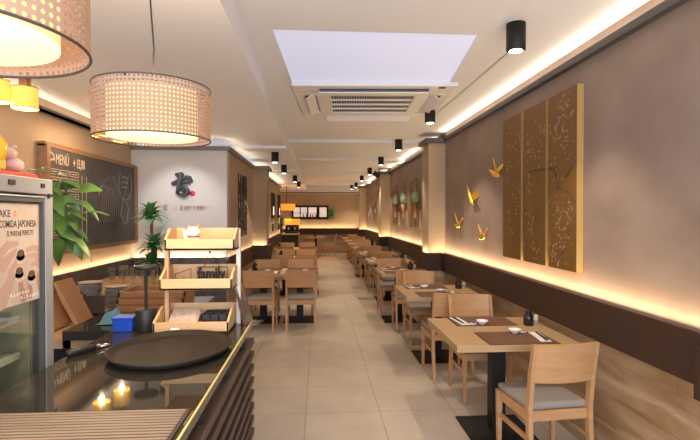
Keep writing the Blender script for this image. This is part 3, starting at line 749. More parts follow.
for pts, w0, w1 in (([(1.66,1.36),(1.645,1.385),(1.63,1.41)], .018, .011), ([(1.66,1.43),(1.635,1.445),(1.61,1.44)], .013, .007), ([(1.655,1.455),(1.63,1.468),(1.60,1.47)], .012, .007), ([(1.655,1.485),(1.62,1.495),(1.585,1.49)], .011, .007)): finger(h, pts, w0, w1, -.01545)
h.build('printed_hand', M['skin'], ps)
h = MB()
for pts, w0, w1 in (([(1.565,1.345),(1.555,1.365),(1.55,1.395)], .018, .010), ([(1.60,1.345),(1.60,1.365),(1.595,1.385)], .014, .009)): finger(h, pts, w0, w1, -.01535)
h.build('printed_hand', M['skin2'], ps)
sc_ = MB(); random.seed(21)
for r_, (yy, zz) in enumerate(((1.50, 1.352), (1.55, 1.338))):
    for q in range(7):
        y_ = yy - 1.30 + q * .0145
        for _ in range(3):
            a, b_ = random.uniform(0, .007), random.uniform(0, .008)
            if random.random() < .5: sc_.box(-.01525, y_, zz + b_, -.0150, y_ + .010, zz + b_ + .0013)
            else: sc_.box(-.01525, y_ + a, zz, -.0150, y_ + a + .0013, zz + .010)
sc_.build('poster_script', M['paper'], ps)
h = MB()
for Y, z in ((1.552, 1.478), (1.545, 1.424), (1.608, 1.408)):
    disc(h, Y, z, .026, .020, -.0151); disc(h, Y, z - .012, .022, .020, -.0151); g2 = MB(); disc(g2, Y, z + .004, .018, .011, -.015); g2.build('printed_sake', M['sake'], ps)
h.build('printed_cups', M['cupwhite'], ps)
tag(MB().lathe([(0, 0), (.055, 0), (.06, .02), (.03, .05), (0, .055)]).build('blue_food_pack', mat('blue_wrap', (.03, .12, .22), .4), loc=(-1.12, 1.60, 1.1425)), 'dark blue wrapped food pack on the fridge shelf', 'food pack')
tag(MB().box(-.09, -.06, 0, .09, .06, .03).build('food_tray', M['paper'], loc=(-1.12, 1.45, 1.2625), bevel=.004), 'white food tray on the upper fridge shelf', 'food tray')
tag(MB().box(-.09, -.06, 0, .09, .06, .035).build('food_tray', M['paper'], loc=(-1.12, 1.40, 1.1425), bevel=.004), 'white food tray beside the blue pack on the fridge shelf', 'food tray')
l = bpy.data.lights.new('fridge_light', 'AREA'); l.shape = 'RECTANGLE'; l.size = .03; l.size_y = .6; l.energy = .8; l.color = (.95, 1, .92)
o = bpy.data.objects.new('fridge_light', l); COL.objects.link(o); o.parent = fr; o.location = (-.10, .0, 1.645)
# on the fridge
lucky_cat('yellow and white waving cat figurine on the fridge top', (-1.02, 1.565, 1.7365), .048, M['catwhite'], M['catorange'], M['red'], M['catgold'], R(55))
o = MB(); o.box(-.13, -.12, 0, .12, .125, .012); o.box(-.13, -.12, .012, .12, -.11, .016)
tag(o.build('red_tray', M['cloth_red'], loc=(-1.045, 1.53, 1.7205), bevel=.003), 'flat red lacquer tray under the figurines on the fridge', 'tray')
o = thing('pig_figurine', 'small pale pink round figurine beside the yellow cat on the fridge', 'figurine', (-.985, 1.628, 1.7365))
MB().ball((0, 0, .025), (.03, .028, .025), 16, 10).build('body', M['pink'], o)
MB().ball((-.006, -.012, .062), (.023, .022, .021), 16, 10).ball((-.02, -.012, .083), .007, 8, 6).ball((.010, -.012, .083), .007, 8, 6).build('head', M['pink'], o)
o = MB().box(-.03, -.02, 0, .03, .02, .075)
o.ball((0, 0, .06), (.045, .03, .05)); tag(o.build('yellow_ornament', M['catgold'], loc=(-.965, 1.49, 1.7365), bevel=.004), 'yellow ornament in front of the cat on the fridge', 'ornament')

# ------------------------------------------------------------------ plants
pp = thing('leafy_plant', 'potted plant with long drooping green leaves beside the fridge', 'plant', (-1.20, 2.0, 0))
MB().lathe([(0, 0), (.10, 0), (.14, .9), (.13, .9), (.12, .86), (0, .86)], seg=28).build('planter', M['pot'], pp)
def lx(px): return -.798 - (115 - px) * .00378 + 1.20
def lz(py): return 1.738 - (py - 180) * .0039
st = MB()
hub = (.06, 0, 1.55)
for tx, tz in ((.06, 1.62), (.14, 1.70), (.20, 1.62), (.0, 1.70), (.16, 1.50)):
    st.tube([(random.uniform(-.03, .03), random.uniform(-.03, .03), .86), (.03, random.uniform(-.04, .04), 1.25), (tx, random.uniform(-.06, .06), tz)], [.009, .007, .004], 6)
st.build('stem', M['stem'], pp)
fl = MB()
def pleaf(x0, y0, x1, y1, wpx, dy=0.0, nrm=(.1, -.55, .8), droop=.08):
    a = random.uniform(-.03, .03)
    fl.leaf((lx(x0), dy + a, lz(y0)), (lx(x1), dy + a + random.uniform(-.07, .03), lz(y1)), wpx * .0047, nrm, droop, .25)
for q in ((76,189,103,191,11), (52,188,77,186,9), (45,175,70,177,7), (74,214,108,216,5), (52,203,93,209,8), (50,194,67,218,12), (52,196,72,206,10), (50,216,64,236,12), (56,226,60,246,12),
          (66,238,72,263,10), (72,238,92,263,6), (56,238,54,268,11), (46,220,58,232,11), (60,210,82,222,8), (48,182,64,196,9), (20,171,52,174,5), (26,168,46,170,5), (44,185,56,214,12), (62,214,74,232,9), (58,206,72,200,8), (46,240,62,252,12), (50,228,74,244,9), (48,200,62,232,13), (60,196,76,212,9), (54,232,66,256,11), (64,226,80,244,8), (46,212,56,240,12), (58,180,84,194,8), (70,200,94,222,7)):
    pleaf(*q, nrm=(.1, -.8, .5) if q[4] > 8 else (.1, -.35, .9))
for k in range(14):
    a = random.uniform(0, 6.28); z = random.uniform(1.35, 1.75); rr = random.uniform(.12, .2)
    fl.leaf((.04, .05, z), (.04 + rr * math.cos(a) * .6 - .02, .08 + rr * abs(math.sin(a)), z - .04), .04, (0, 0, 1), .1)
fl.build('foliage', M['leaf'], pp)
dc = thing('dracaena', 'tall dracaena with three leaf crowns in the corner by the sign wall', 'plant', (-2.07, 6.12, 0))
MB().lathe([(0, 0), (.13, 0), (.17, .62), (.155, .62), (.15, .58), (0, .58)], seg=28).build('pot', M['pot'], dc)
MB().tube([(0, 0, .55), (.02, .01, 1.0), (.0, 0, 1.54)], .02, 8).tube([(.02, .01, .6), (.07, 0, .9), (.05, 0, 1.18)], .017, 8).tube([(-.02, 0, .6), (.02, -.03, .92)], .017, 8).build('trunk', M['stem'], dc)
fl = MB()
for (cx, cy, cz, rr, n) in ((-.01, 0, 1.53, .24, 46), (.05, -.05, 1.17, .22, 42), (.02, -.08, .96, .20, 36)):
    for k in range(n):
        a = k * 2.399; e = 1.15 - 1.5 * k / n; L = rr * random.uniform(.85, 1.15)
        tip = (cx + L * math.cos(a) * math.cos(e), cy + L * math.sin(a) * math.cos(e), cz + .06 + L * math.sin(e) - .04)
        fl.leaf((cx, cy, cz + .03 - .05 * k / n), tip, .075, (0, 0, 1), .22, .2, 6, .7)
fl.build('foliage', M['leafdark'], dc)

# ------------------------------------------------------------------ chalkboard
cb = thing('chalkboard', 'wood framed chalkboard menu on the left wall', 'chalkboard', (LW, 5.39, 1.74))
hw, hh = 1.03, .485
MB().box(.0, -hw, -hh, .06, hw, hh).build('slate', M['board'], cb)
f = MB(); f.box(0, -hw - .02, hh - .025, .07, hw + .02, hh + .02); f.box(0, -hw - .02, -hh - .02, .07, hw + .02, -hh + .025); f.box(0, -hw - .02, -hh, .085, -hw + .035, hh); f.box(0, hw - .035, -hh, .085, hw + .02, hh)
f.build('frame', M['frame'], cb, bevel=.004)
def bx2(Y, z): return Matrix.Translation((.0605, Y - 5.39, z - 1.74)) @ MX
text('chalk_lettering', 'MENÚ', .135, M['chalk'], bx2(4.52, 2.065), cb, .001, sx=.62)
text('chalk_lettering', '+ 15,90', .125, M['chalk'], bx2(4.83, 2.062), cb, .001, sx=.60, offset=.003)
ch = MB()
ch.tube([(.061, -1.0, .30), (.061, -.995, .38), (.061, -.96, .42), (.061, -.915, .40), (.061, -.895, .35), (.061, -.93, .36), (.061, -.97, .34), (.061, -1.0, .30)], .009, 5)
ch.build('chalk_lettering', M['chalk'], cb)
ch = MB()
for row in range(9):
    z = .275 - row * .072
    for colm in range(3):
        y = -.965 + colm * .178; x = .0605; ww = .15; hh2 = .045
        if row > 3 and colm == 2: continue
        for (a, b2) in (((y, z), (y + ww, z)), ((y + ww, z), (y + ww, z - hh2)), ((y + ww, z - hh2), (y, z - hh2)), ((y, z - hh2), (y, z))):
            ch.box(x - .001, min(a[0], b2[0]) - .003, min(a[1], b2[1]) - .003, x + .001, max(a[0], b2[0]) + .003, max(a[1], b2[1]) + .003)
        ch.box(x - .001, y + .03, z - .026, x + .001, y + ww - .03, z - .018)
for yy in (-.39, -.30): ch.box(.0595, yy, -.42, .0615, yy + .008, .25)
ch.box(.0595, -.39, .13, .0615, -.30, .138)
ch.build('chalk_boxes', M['chalk'], cb)
ch = MB()
def cl3(pts, r=.005): ch.tube([(.061, y, z) for y, z in pts], r, 4)
for k in range(9):
    y = -.02 + k * .055; cl3([(y, .08 + .03 * (k % 3)), (y + .05, .19 + .02 * math.sin(k)), (y + .09, .11), (y + .06, -.1 - .02 * k), (y + .10, -.22)], .003)
cl3([(-.02, .07), (.03, .17), (.09, .20), (.14, .26), (.19, .25), (.24, .31), (.30, .28), (.36, .30), (.40, .24), (.46, .20)], .005)
ch.build('chalk_drawing', M['chalkfaint'], cb)
ch = MB()
cl3([(.60 + .20 * math.cos(a * .35 + 2.3) + .1, .235 + .19 * math.sin(a * .35 + 2.3)) for a in range(15)] + [(.62, .02), (.60, -.05), (.55, -.1), (.57, -.16), (.62, -.16), (.63, -.24), (.70, -.25), (.76, -.22), (.77, -.12), (.80, -.06), (.74, .0), (.70, .04)], .006)
for z in (.31, .25, .19): ch.box(.0595, .60, z, .0615, .79, z + .02)
ch.build('chalk_drawing', M['chalkfaint'], cb)

# ------------------------------------------------------------------ sign wall
cs = thing('calligraphy_sign', 'charcoal raised calligraphy character with red seal on the pale sign wall', 'wall sign', (-1.75, 6.44, 1.93))
def gx(c): return -1.477 - (205 - (165 + c / 8)) * .01278 + 1.75
def gz(c): return 1.73 - ((165 + c / 8) - 205) * .0131 - 1.93
g = MB()
def stroke(pts, rr): g.tube([(gx(a), -.035, gz(b2)) for a, b2 in pts], [k * .00185 for k in rr], 8)
stroke([(84, 72), (100, 82), (128, 78), (146, 70)], [12, 16, 15, 10])
stroke([(120, 58), (126, 78), (122, 108), (112, 150), (104, 190), (94, 232)], [9, 15, 15, 14, 14, 11])
stroke([(52, 150), (72, 146), (104, 128), (140, 108), (172, 96), (200, 104), (206, 120), (186, 134), (156, 140), (132, 150)], [10, 16, 15, 14, 14, 15, 15, 13, 10, 6])
stroke([(112, 186), (140, 176), (168, 182), (180, 204), (174, 228), (150, 244), (124, 236), (104, 240)], [11, 12, 14, 16, 16, 14, 12, 8])
stroke([(128, 206), (146, 202), (156, 214), (144, 222)], [9, 10, 10, 8])
g.build('character', M['charcoal'], cs)
MB().lathe([(0, -.02), (.032, -.02), (.036, -.01), (.036, .0)], seg=20, M=Matrix.Translation((gx(213), -.001, gz(226))) @ Matrix.Rotation(R(-90), 4, 'X') @ Matrix.Diagonal((1, 1, -1, 1))).build('seal', M['red'], cs)
lt = thing('wall_lettering', 'row of small brown letters under the calligraphy character', 'lettering', (-1.74, 6.44, 1.69))
for (a, b2, z1, mm) in ((163.9, 167.5, .04, 0), (174, 176.5, .03, 1), (180.2, 183, .032, 0), (184.5, 186, .026, 0), (187, 190, .026, 0), (190.8, 193, .03, 1), (194, 196.2, .03, 1), (197.2, 199.8, .03, 0), (200.6, 203.2, .03, 0), (204, 206, .03, 1)):
    x0, x1 = (a - 185) * .0128, (b2 - 185) * .0128
    MB().box(x0, -.012, -.026, x0 + .008, 0, z1).box(x0, -.012, z1 - .008, x1, 0, z1).box(x0, -.012, -.026, x1, 0, -.018).box(x0, -.012, 0, x1 - .004, 0, .008).build('letter', M['pinkletter' if mm else 'brownletter'], lt)
# unseen spot added behind the pendant to brighten the sign wall
t = thing('sign_fill_light', 'small black fill spotlight added unseen behind the pendant to brighten the sign wall', 'spotlight', (-1.75, 5.6, 2.63))
MB().lathe([(.05, -.12), (.053, -.118), (.053, 0)], seg=24).build('housing', M['black'], t)
l = bpy.data.lights.new('sign_fill_beam', 'SPOT'); l.energy = 26; l.spot_size = R(80); l.spot_blend = .7; l.color = (1, .95, .92); l.shadow_soft_size = .04
o = bpy.data.objects.new('sign_fill_beam', l); COL.objects.link(o); o.parent = t; o.location = (0, 0, -.14); o.rotation_euler = (R(38), 0, 0)
# lattice on the return wall
la = MB(); random.seed(3)
for k in range(90):
    y = random.uniform(-.38, .38); z = random.uniform(-.46, .46); h2 = random.uniform(.03, .10); w2 = random.uniform(.012, .03); a = random.uniform(-.5, .5)
    la.box(0, -w2, -h2 / 2, random.uniform(.015, .035), w2, h2 / 2, Matrix.Translation((0.0, y, z)) @ Matrix.Rotation(a, 4, 'X'))
for y in (-.4, -.2, 0, .2, .4): la.box(0, y - .008, -.48, .014, y + .008, .48)
tag(la.build('wall_relief', M['lattice'], loc=(RL + .001, 7.72, 1.75)), 'tall dark openwork wood relief on the wall right of the sign', 'wall art')
for (y0, y1, z0, z1, lb) in ((12.2, 13.2, 1.52, 2.17, 'nearer'), (14.2, 15.1, 1.52, 2.2, 'farther')):
    t = thing('wall_lantern', f'dark framed wall lantern with pale glow on the far left wall, {lb} of two', 'wall lantern', (RL, (y0 + y1) / 2, z0), 0, 'wall lanterns')
    hy = (y1 - y0) / 2 * .6; H2 = z1 - z0
    f = MB(); f.box(0, -hy, 0, .05, -hy + .05, H2); f.box(0, hy - .05, 0, .05, hy, H2); f.box(0, -hy, H2 - .05, .05, hy, H2); f.box(0, -hy, 0, .05, hy, .05)
    f.build('frame', M['lattice'], t)
    MB().box(.005, -.12, .08, .04, .12, .30).build('glow', emat('lantern_glow', (1, .8, .55), .7), t)
    MB().box(0, -.1, -.35, .04, -.02, -.15).build('tassel', M['lattice'], t)

# ------------------------------------------------------------------ right wall art
random.seed(11)
def panel(label, y0, y1, motifs, branches):
    t = thing('painted_panel', label, 'wall panel', (RW - .001, (y0 + y1) / 2, 1.19), 0, 'gold blossom panels')
    hw = (y1 - y0) / 2
    MB().box(-.048, -hw, 0, 0, hw, 1.34).build('board', M['goldedge'], t)
    MB().box(-.05, -hw + .002, .002, -.0475, hw - .002, 1.338).build('painted_face', M['goldpanel'], t)
    pm = MB()
    for (cy, cz, n, sp) in motifs:
        for _ in range(n):
            py = max(-hw + .02, min(hw - .02, cy + random.gauss(0, sp))); pz = max(.03, min(1.31, cz + random.gauss(0, sp * 1.4)))
            r = random.uniform(.008, .017); a0 = random.uniform(0, 1)
            pts = []
            for k in range(10):
                rr = r * (1 if k % 2 else .62); pts.append((-.0512, py + rr * math.cos(a0 + k * .628), pz + rr * math.sin(a0 + k * .628)))
            pm.add(pts, [tuple(range(10))])
    pm.build('blossoms', M['petal'], t)
    if branches:
        bm2 = MB()
        for pts in branches: bm2.tube([(-.050, y, z) for y, z in pts], [.008 - .005 * i / len(pts) for i in range(len(pts))], 5)
        bm2.build('branch', M['branch'], t)
    return t
# local y: +y is to the left in the photograph
panel('gold-brown blossom panel, leftmost of the three on the right wall', 4.23, 4.65, [(-.1, 1.1, 14, .06), (.05, .8, 16, .06), (-.1, .55, 22, .06), (.05, .35, 18, .07), (0, .95, 8, .1)], [])
panel('gold-brown blossom panel, middle of the three, with a short branch', 3.755, 4.17, [(.1, .98, 18, .05), (-.05, .95, 12, .05), (-.12, 1.1, 10, .05), (.08, .42, 16, .06), (.0, .15, 16, .07), (.12, .72, 10, .04)], [[(-.20, .78), (-.08, .785), (.04, .79), (.1, .78)]])
panel('gold-brown blossom panel with the long dark branch, rightmost of the three', 3.29, 3.705, [(-.05, 1.18, 34, .07), (.06, 1.05, 26, .06), (-.08, .95, 14, .05), (.14, .8, 16, .04), (.08, .62, 18, .05), (.0, .3, 34, .08), (.1, .12, 22, .05), (-.12, .42, 10, .04)],
      [[(.205, .78), (.12, .76), (.07, .70), (.04, .62), (-.05, .60), (-.12, .57), (-.19, .5)], [(-.20, .80), (-.12, .74), (-.06, .69)], [(.06, .02), (.02, .10), (-.06, .16), (-.12, .30), (-.18, .42)], [(.04, .66), (.06, .60)]])
bsz = [('upper right', 4.862, 2.066, .36, 25), ('upper left, with raised wing', 5.664, 1.853, .40, 55), ('lower left', 6.191, 1.50, .32, 10), ('lowest, nearest the panels', 5.277, 1.387, .30, 5)]
for lb, y, z, s, a in bsz:
    t = thing('gold_bird', f'gilded flying bird ornament on the right wall, {lb} of four', 'wall ornament', (RW - .05, y, z - .05), 0, 'gold bird ornaments')
    Mt = Matrix.Rotation(R(a), 4, 'X')
    bd = MB(); 
    bd.tube([(0, s * .5, -.02 * s), (0, s * .25, .0), (0, 0, .02 * s), (0, -s * .2, .05 * s), (0, -s * .34, .10 * s)], [.02 * s, .05 * s, .085 * s, .06 * s, .015 * s], 8, M=Mt)
    b1 = bd.build('body', M['gold'], t)
    wg = MB()
    for sg in (-1, 1):
        wg.prism([(s * .12, .02 * s), (s * .02, .22 * s), (-s * .1, .46 * s), (-s * .2, .62 * s), (-s * .2, .40 * s), (-s * .16, .05 * s)], sg * .012 * 1, sg * .012 + .006, 'x', M=Mt @ Matrix.Rotation(R(-25 * sg), 4, 'Y'))
    wg.build('wing', M['gold'], t)
# wall planters between the columns
vs = [('nearest', 8.95), ('middle', 10.15), ('farthest', 11.25)]
for lb, y in vs:
    t = thing('wall_planter', f'wall planter vase with pale green succulents on a plank, {lb} of three', 'wall planter', (RW, y, 1.35), 0, 'wall planters on the right')
    MB().box(-.02, .06, .02, -.001, .33, .95).build('plank', mat('bronze_bamboo_board', (.16, .09, .03), .6, noise=((14, 40, 14), (.30, .19, .08), 5)) if lb == 'nearest' else bpy.data.materials['bronze_bamboo_board'], t)
    MB().box(-.03, -.30, 0, -.001, .02, .34).build('pale_block', M['tan_plaster'], t)
    MB().lathe([(0, .20), (.035, .20), (.05, .49), (.045, .49), (.03, .22), (0, .22)], (-.07, -.07, 0)).box(-.07, -.085, .3, 0, -.055, .33).build('vase', M['redwood'], t)
    fl = MB()
    for k in range(40):
        a = k * 2.4; e = random.uniform(.5, 1.5); L = random.uniform(.12, .24)
        fl.leaf((-.07, -.07, .47), (-.07 + .5 * L * math.cos(a) * math.cos(e), -.07 + .75 * L * math.sin(a) * math.cos(e), .47 + L * math.sin(e) * 1.4), .04, (math.cos(a), math.sin(a), .3), .1)
    fl.build('succulents', M['succulent'], t)
for lb, y, z1 in (('nearest the column', 8.35, 1.0), ('between the planters', 9.6, .9), ('farthest from the camera', 11.9, .75)):
    t = MB().box(-.02, -.11, 0, -.001, .11, z1)
    tag(t.build('wall_plank', bpy.data.materials['bronze_bamboo_board'], loc=(RW, y, 1.36)), f'bronze bamboo-look wall board beside the wall planters, {lb}', 'wall board', 'bamboo wall boards')
random.seed(5)
for k, (y, z) in enumerate(((15.2, 1.75), (15.7, 1.95), (16.1, 1.55), (16.6, 1.80), (17.2, 1.62))):
    f = MB()
    for j in range(7): a = j * .898; f.leaf((-.02, 0, 0), (-.05, .13 * math.cos(a), .13 * math.sin(a)), .08, (-1, 0, 0), .1)
    tag(f.build('wall_flower', M['catwhite'], loc=(RW - .005, y, z)), f'white flower ornament on the far right wall, {["first", "second", "third", "fourth", "fifth"][k]} from the right', 'wall ornament', 'white wall flowers')

# ------------------------------------------------------------------ furniture prototypes
def chair_root(label):
    t = thing('dining_chair', label, 'chair')
    MB().box(-.20, -.185, .425, .20, .205, .468).build('seat', M['taupe'], t, bevel=.018, seg=3)
    f = MB(); f.box(-.185, .175, .365, .185, .20, .425); f.box(-.185, -.20, .365, .185, -.175, .425); f.box(-.205, -.18, .365, -.18, .18, .425); f.box(.18, -.18, .365, .205, .18, .425)
    f.build('seat_frame', M['beech'], t, bevel=.003)
    for sx in (-1, 1):
        x = sx * .195; a = .018
        MB().hexa([(x-.013,.175,0),(x+.013,.175,0),(x+.013,.203,0),(x-.013,.203,0),(x-a,.168,.425),(x+a,.168,.425),(x+a,.207,.425),(x-a,.207,.425)]).build('leg', M['beech'], t, bevel=.003)
        r = MB()
        ys = [(-.245, 0, .013), (-.205, .30, .019), (-.20, .45, .020), (-.225, .65, .018), (-.265, .845, .014)]
        for (ya, za, ra), (yb, zb, rb) in zip(ys[:-1], ys[1:]):
            r.hexa([(x-.014,ya-ra,za),(x+.014,ya-ra,za),(x+.014,ya+ra,za),(x-.014,ya+ra,za),(x-.014,yb-rb,zb),(x+.014,yb-rb,zb),(x+.014,yb+rb,zb),(x-.014,yb+rb,zb)])
        r.build('leg', M['beech'], t)
        MB().box(x - .009, -.20, .245, x + .009, .185, .275).build('stretcher', M['beech'], t, bevel=.002)
    bs = MB(); n = 10; v = []
    for i in range(n + 1):
        u = i / n * 2 - 1; cv = .030 * (1 - u * u)
        for (z, y) in ((.612, -.228), (.848, -.272)):
            v += [(u * .186, y - cv + .010, z), (u * .186, y - cv - .010, z)]
    fs = []
    for i in range(n):
        o = i * 4; q = o + 4
        fs += [(o, q, q + 2, o + 2), (o + 1, o + 3, q + 3, q + 1), (o + 2, q + 2, q + 3, o + 3), (o, o + 1, q + 1, q)]
    fs += [(0, 2, 3, 1), (n * 4, n * 4 + 1, n * 4 + 3, n * 4 + 2)]
    bs.add(v, fs, False); bs.build('backrest', M['beech'], t)
    return t
CH = None
def chair(x, y, rz, label, group):
    global CH
    if CH is None:
        o = CH = chair_root(label)
        o.location = (x, y, 0); o.rotation_euler = (0, 0, rz)
    else:
        o = dup(CH, (x, y, 0), rz, label)
    o['group'] = group
    return o
TB = {}
def table(x0, x1, y0, y1, label, group, peds=1):
    key = (round(x1 - x0, 2), round(y1 - y0, 2), peds); c = ((x0 + x1) / 2, (y0 + y1) / 2, 0)
    if key in TB:
        o = dup(TB[key], c, 0, label); o['group'] = group; return o
    t = thing('dining_table', label, 'table', c, 0, group); w2, d2 = (x1 - x0) / 2, (y1 - y0) / 2
    MB().box(-w2, -d2, .705, w2, d2, .75).build('tabletop', M['oak'], t, bevel=.003)
    for k in range(peds):
        px = 0 if peds == 1 else (-w2 * .52, w2 * .52)[k]
        MB().box(px - .05, -.05, .012, px + .05, .05, .69).box(px - .16, -.16, .69, px + .16, .16, .705).build('pedestal', M['black'], t)
        MB().box(px - .24, -.24, 0, px + .24, .24, .014).build('base', M['black'], t, bevel=.004)
    TB[key] = t
    return t
PM = NP = CS = BW = SR = BT = TC = None
def proto(cache, make): return cache[0] if cache else make()
P = {}
def put(key, make, loc, rz, label, cat, group):
    if key not in P: o = P[key] = make(); o.location = loc; o.rotation_euler = (0, 0, rz)
    else: o = dup(P[key], loc, rz)
    return tag(o, label, cat, group)
def mk_mat():
    t = thing('placemat', None, None)
    MB().box(-.24, -.17, 0, .24, .17, .0015).build('border', M['matedge'], t); MB().box(-.228, -.158, .0015, .228, .158, .0025).build('weave', M['mat'], t); return t
def mk_nap(): return MB().box(-.035, -.13, 0, .035, .13, .004).box(-.033, -.12, .004, .0, .12, .0055).build('paper_napkin', M['paper'])
def mk_sticks():
    t = thing('chopsticks', None, None)
    for s in (-1, 1): MB().cyl((s * .006, -.11, .004), (s * .004, .11, .004), .004, .0025, 8).build('chopstick', M['darkwood'], t)
    return t
def mk_bowl(): return MB().lathe([(0, 0), (.022, 0), (.024, .006), (.042, .022), (.047, .030), (.0445, .030), (.038, .020), (.02, .009), (0, .008)], seg=28).build('sauce_bowl', M['white'])
def mk_rest():
    t = thing('spoon_rest', None, None)
    MB().lathe([(0, 0), (.02, 0), (.03, .010), (.028, .011), (.018, .004), (0, .003)], seg=20, sx=1, sy=.8).build('dish', M['white'], t)
    MB().ball((0, 0, .012), (.016, .012, .005), 12, 8).tube([(0, .01, .013), (0, .05, .020)], .003, 6).build('spoon', M['steel'], t); return t
def mk_bottle():
    t = thing('soy_sauce_bottle', None, None)
    MB().lathe([(0, 0), (.034, 0), (.037, .006), (.039, .05), (.036, .075), (.020, .092), (.016, .10), (0, .10)], seg=24).build('body', M['ceramic_dark'], t)
    MB().lathe([(0, .098), (.020, .098), (.021, .106), (.012, .118), (.009, .126), (0, .128)], seg=20).build('lid', M['ceramic_dark'], t)
    MB().tube([(.030, 0, .075), (.045, 0, .09), (.050, 0, .105)], [.009, .007, .005], 8).build('spout', M['ceramic_dark'], t)
    MB().box(-.012, -.040, .045, .012, -.036, .07).build('paper_tag', M['cream'], t)
    return t
def mk_cup():
    t = thing('toothpick_holder', None, None)
    MB().lathe([(0, 0), (.016, 0), (.016, .072), (.013, .072), (.013, .01), (0, .01)], seg=16).build('body', M['cream'], t)
    r = MB()
    for k in range(8): r.cyl((.006 * math.cos(k), .006 * math.sin(k), .012), (.010 * math.cos(k * 2), .010 * math.sin(k * 2), .068), .0011, seg=5)
    r.build('toothpicks', M['cream'], t); return t
ZT = .7502
def setting(cx, cy, far, where, full=True, zt=ZT):
    rz = math.pi if far else 0; s = -1 if far else 1
    side = 'far' if far else 'near'
    put('mat', mk_mat, (cx, cy, zt), rz, f'red-brown placemat on the {side} side of the {where}', 'placemat', 'placemats')
    nx = cx + s * .175
    put('nap', mk_nap, (nx, cy + s * .01, zt + .003), rz + R(-6 if not far else 5), f'white paper napkin on the {side} placemat of the {where}', 'napkin', 'paper napkins')
    if full:
        put('stk', mk_sticks, (nx + s * .010, cy + s * .0, zt + .009), rz + R(-6 if not far else 5), f'dark chopsticks on the {side} napkin of the {where}', 'chopsticks', 'chopsticks')
        put('bowl', mk_bowl, (cx + s * (.045 if not far else .03), cy + s * .12, zt + .003), rz, f'small white sauce bowl on the {side} placemat of the {where}', 'bowl', 'sauce bowls')
        put('rest', mk_rest, (cx + s * .105, cy + s * .13, zt + .003), rz, f'white spoon rest, {side} placemat of the {where}', 'spoon rest', 'spoon rests')

# right row
yn = [3.05, 4.90, 6.86, 8.64, 10.25, 12.10, 13.85, 15.6, 17.35]
cnt = ['nearest', 'second', 'third', 'fourth', 'fifth', 'sixth', 'seventh', 'eighth', 'farthest']
for i, y in enumerate(yn):
    x0 = .90 if i == 0 else .915; x1 = 1.74
    if i in (2, 5): x1 = 1.54
    wh = f'{cnt[i]} table along the right wall'
    table(x0, x1, y, y + .84, f'pale oak table on a black pedestal, {cnt[i]} along the right wall', 'right row tables')
    nx, fx_ = (1.43, 1.43) if i == 0 else ((1.30, 1.33) if i != 2 else (1.27, 1.22))
    if i in (5,): nx, fx_ = 1.25, 1.25
    jr = random.uniform(-.02, .02)
    chair(nx + (0 if i == 0 else jr), y - .065, R(5) if i == 0 else R(random.uniform(-2, 2)), f'beech dining chair on the near side of the {wh}', 'right row chairs')
    off = .28 if i + 1 >= len(yn) else min(.28, yn[i + 1] - y - 1.53)
    chair(fx_ - .0, y + .84 + off, R(180 + random.uniform(-2, 2)), f'beech dining chair on the far side of the {wh}', 'right row chairs')
    if i < 6:
        mxn, mxf = (1.36, 1.30) if i == 0 else ((1.30, 1.26) if i not in (2, 5) else (1.22, 1.2))
        setting(mxn, y + .175, False, wh, i < 3); setting(mxf, y + .71, True, wh, i < 3)
    bx3 = min(1.62, x1 - .10)
    put('bottle', mk_bottle, (bx3, y + .545, ZT), R(60), f'dark glazed soy sauce bottle on the {wh}', 'sauce bottle', 'soy sauce bottles')
    if i < 4: put('cup', mk_cup, (bx3 + .075, y + .58, ZT), 0, f'cream toothpick holder on the {wh}', 'toothpick holder', 'toothpick holders')
# left groups
lg = [(6.95, 7.75, -1.08, -.02, 'nearest', (-.80, -.24)), (9.50, 10.25, -.88, -.02, 'middle', (-.66, -.22)), (11.95, 12.75, -1.10, -.02, 'farthest', (-.80, -.24))]
for i, (y0, y1, x0, x1, nm, xs) in enumerate(lg):
    wh = f'{nm} long table on the left'
    table(x0, x1, y0, y1, f'long pale oak table on two black pedestals, {nm} on the left', 'left row tables', 2)
    for side, x in (('left', xs[0]), ('right', xs[1])):
        chair(x, y0 - .125, R(random.uniform(-1.5, 1.5)), f'beech dining chair, near {side} seat of the {wh}', 'left row chairs')
        chair(x - .05, y1 + .12, R(180), f'beech dining chair, far {side} seat of the {wh}', 'left row chairs')
        if i < 2:
            put('mat', mk_mat, (x, y0 + .18, ZT), 0, f'red-brown placemat, near {side} place of the {wh}', 'placemat', 'placemats')
            put('nap', mk_nap, (x + .17, y0 + .18, ZT + .003), 0, f'white paper napkin, near {side} place of the {wh}', 'napkin', 'paper napkins')
            put('bowl', mk_bowl, (x + .05, y0 + .28, ZT + .003), 0, f'small white sauce bowl, near {side} place of the {wh}', 'bowl', 'sauce bowls')
            put('mat', mk_mat, (x, y1 - .18, ZT), math.pi, f'red-brown placemat, far {side} place of the {wh}', 'placemat', 'placemats')
    put('bottle', mk_bottle, (x0 + .12, y0 + .45, ZT), R(60), f'dark glazed soy sauce bottle on the {wh}', 'sauce bottle', 'soy sauce bottles')
# table and side-on chair by the back wall
table(-.45, .27, 18.4, 19.2, 'pale oak table by the back wall', 'back tables')
put('bottle', mk_bottle, (-.1, 18.85, ZT), R(60), 'dark glazed soy sauce bottle on the table by the back wall', 'sauce bottle', 'soy sauce bottles')
chair(.44, 18.8, R(90), 'beech dining chair seen side-on by the back wall table', 'back chairs')

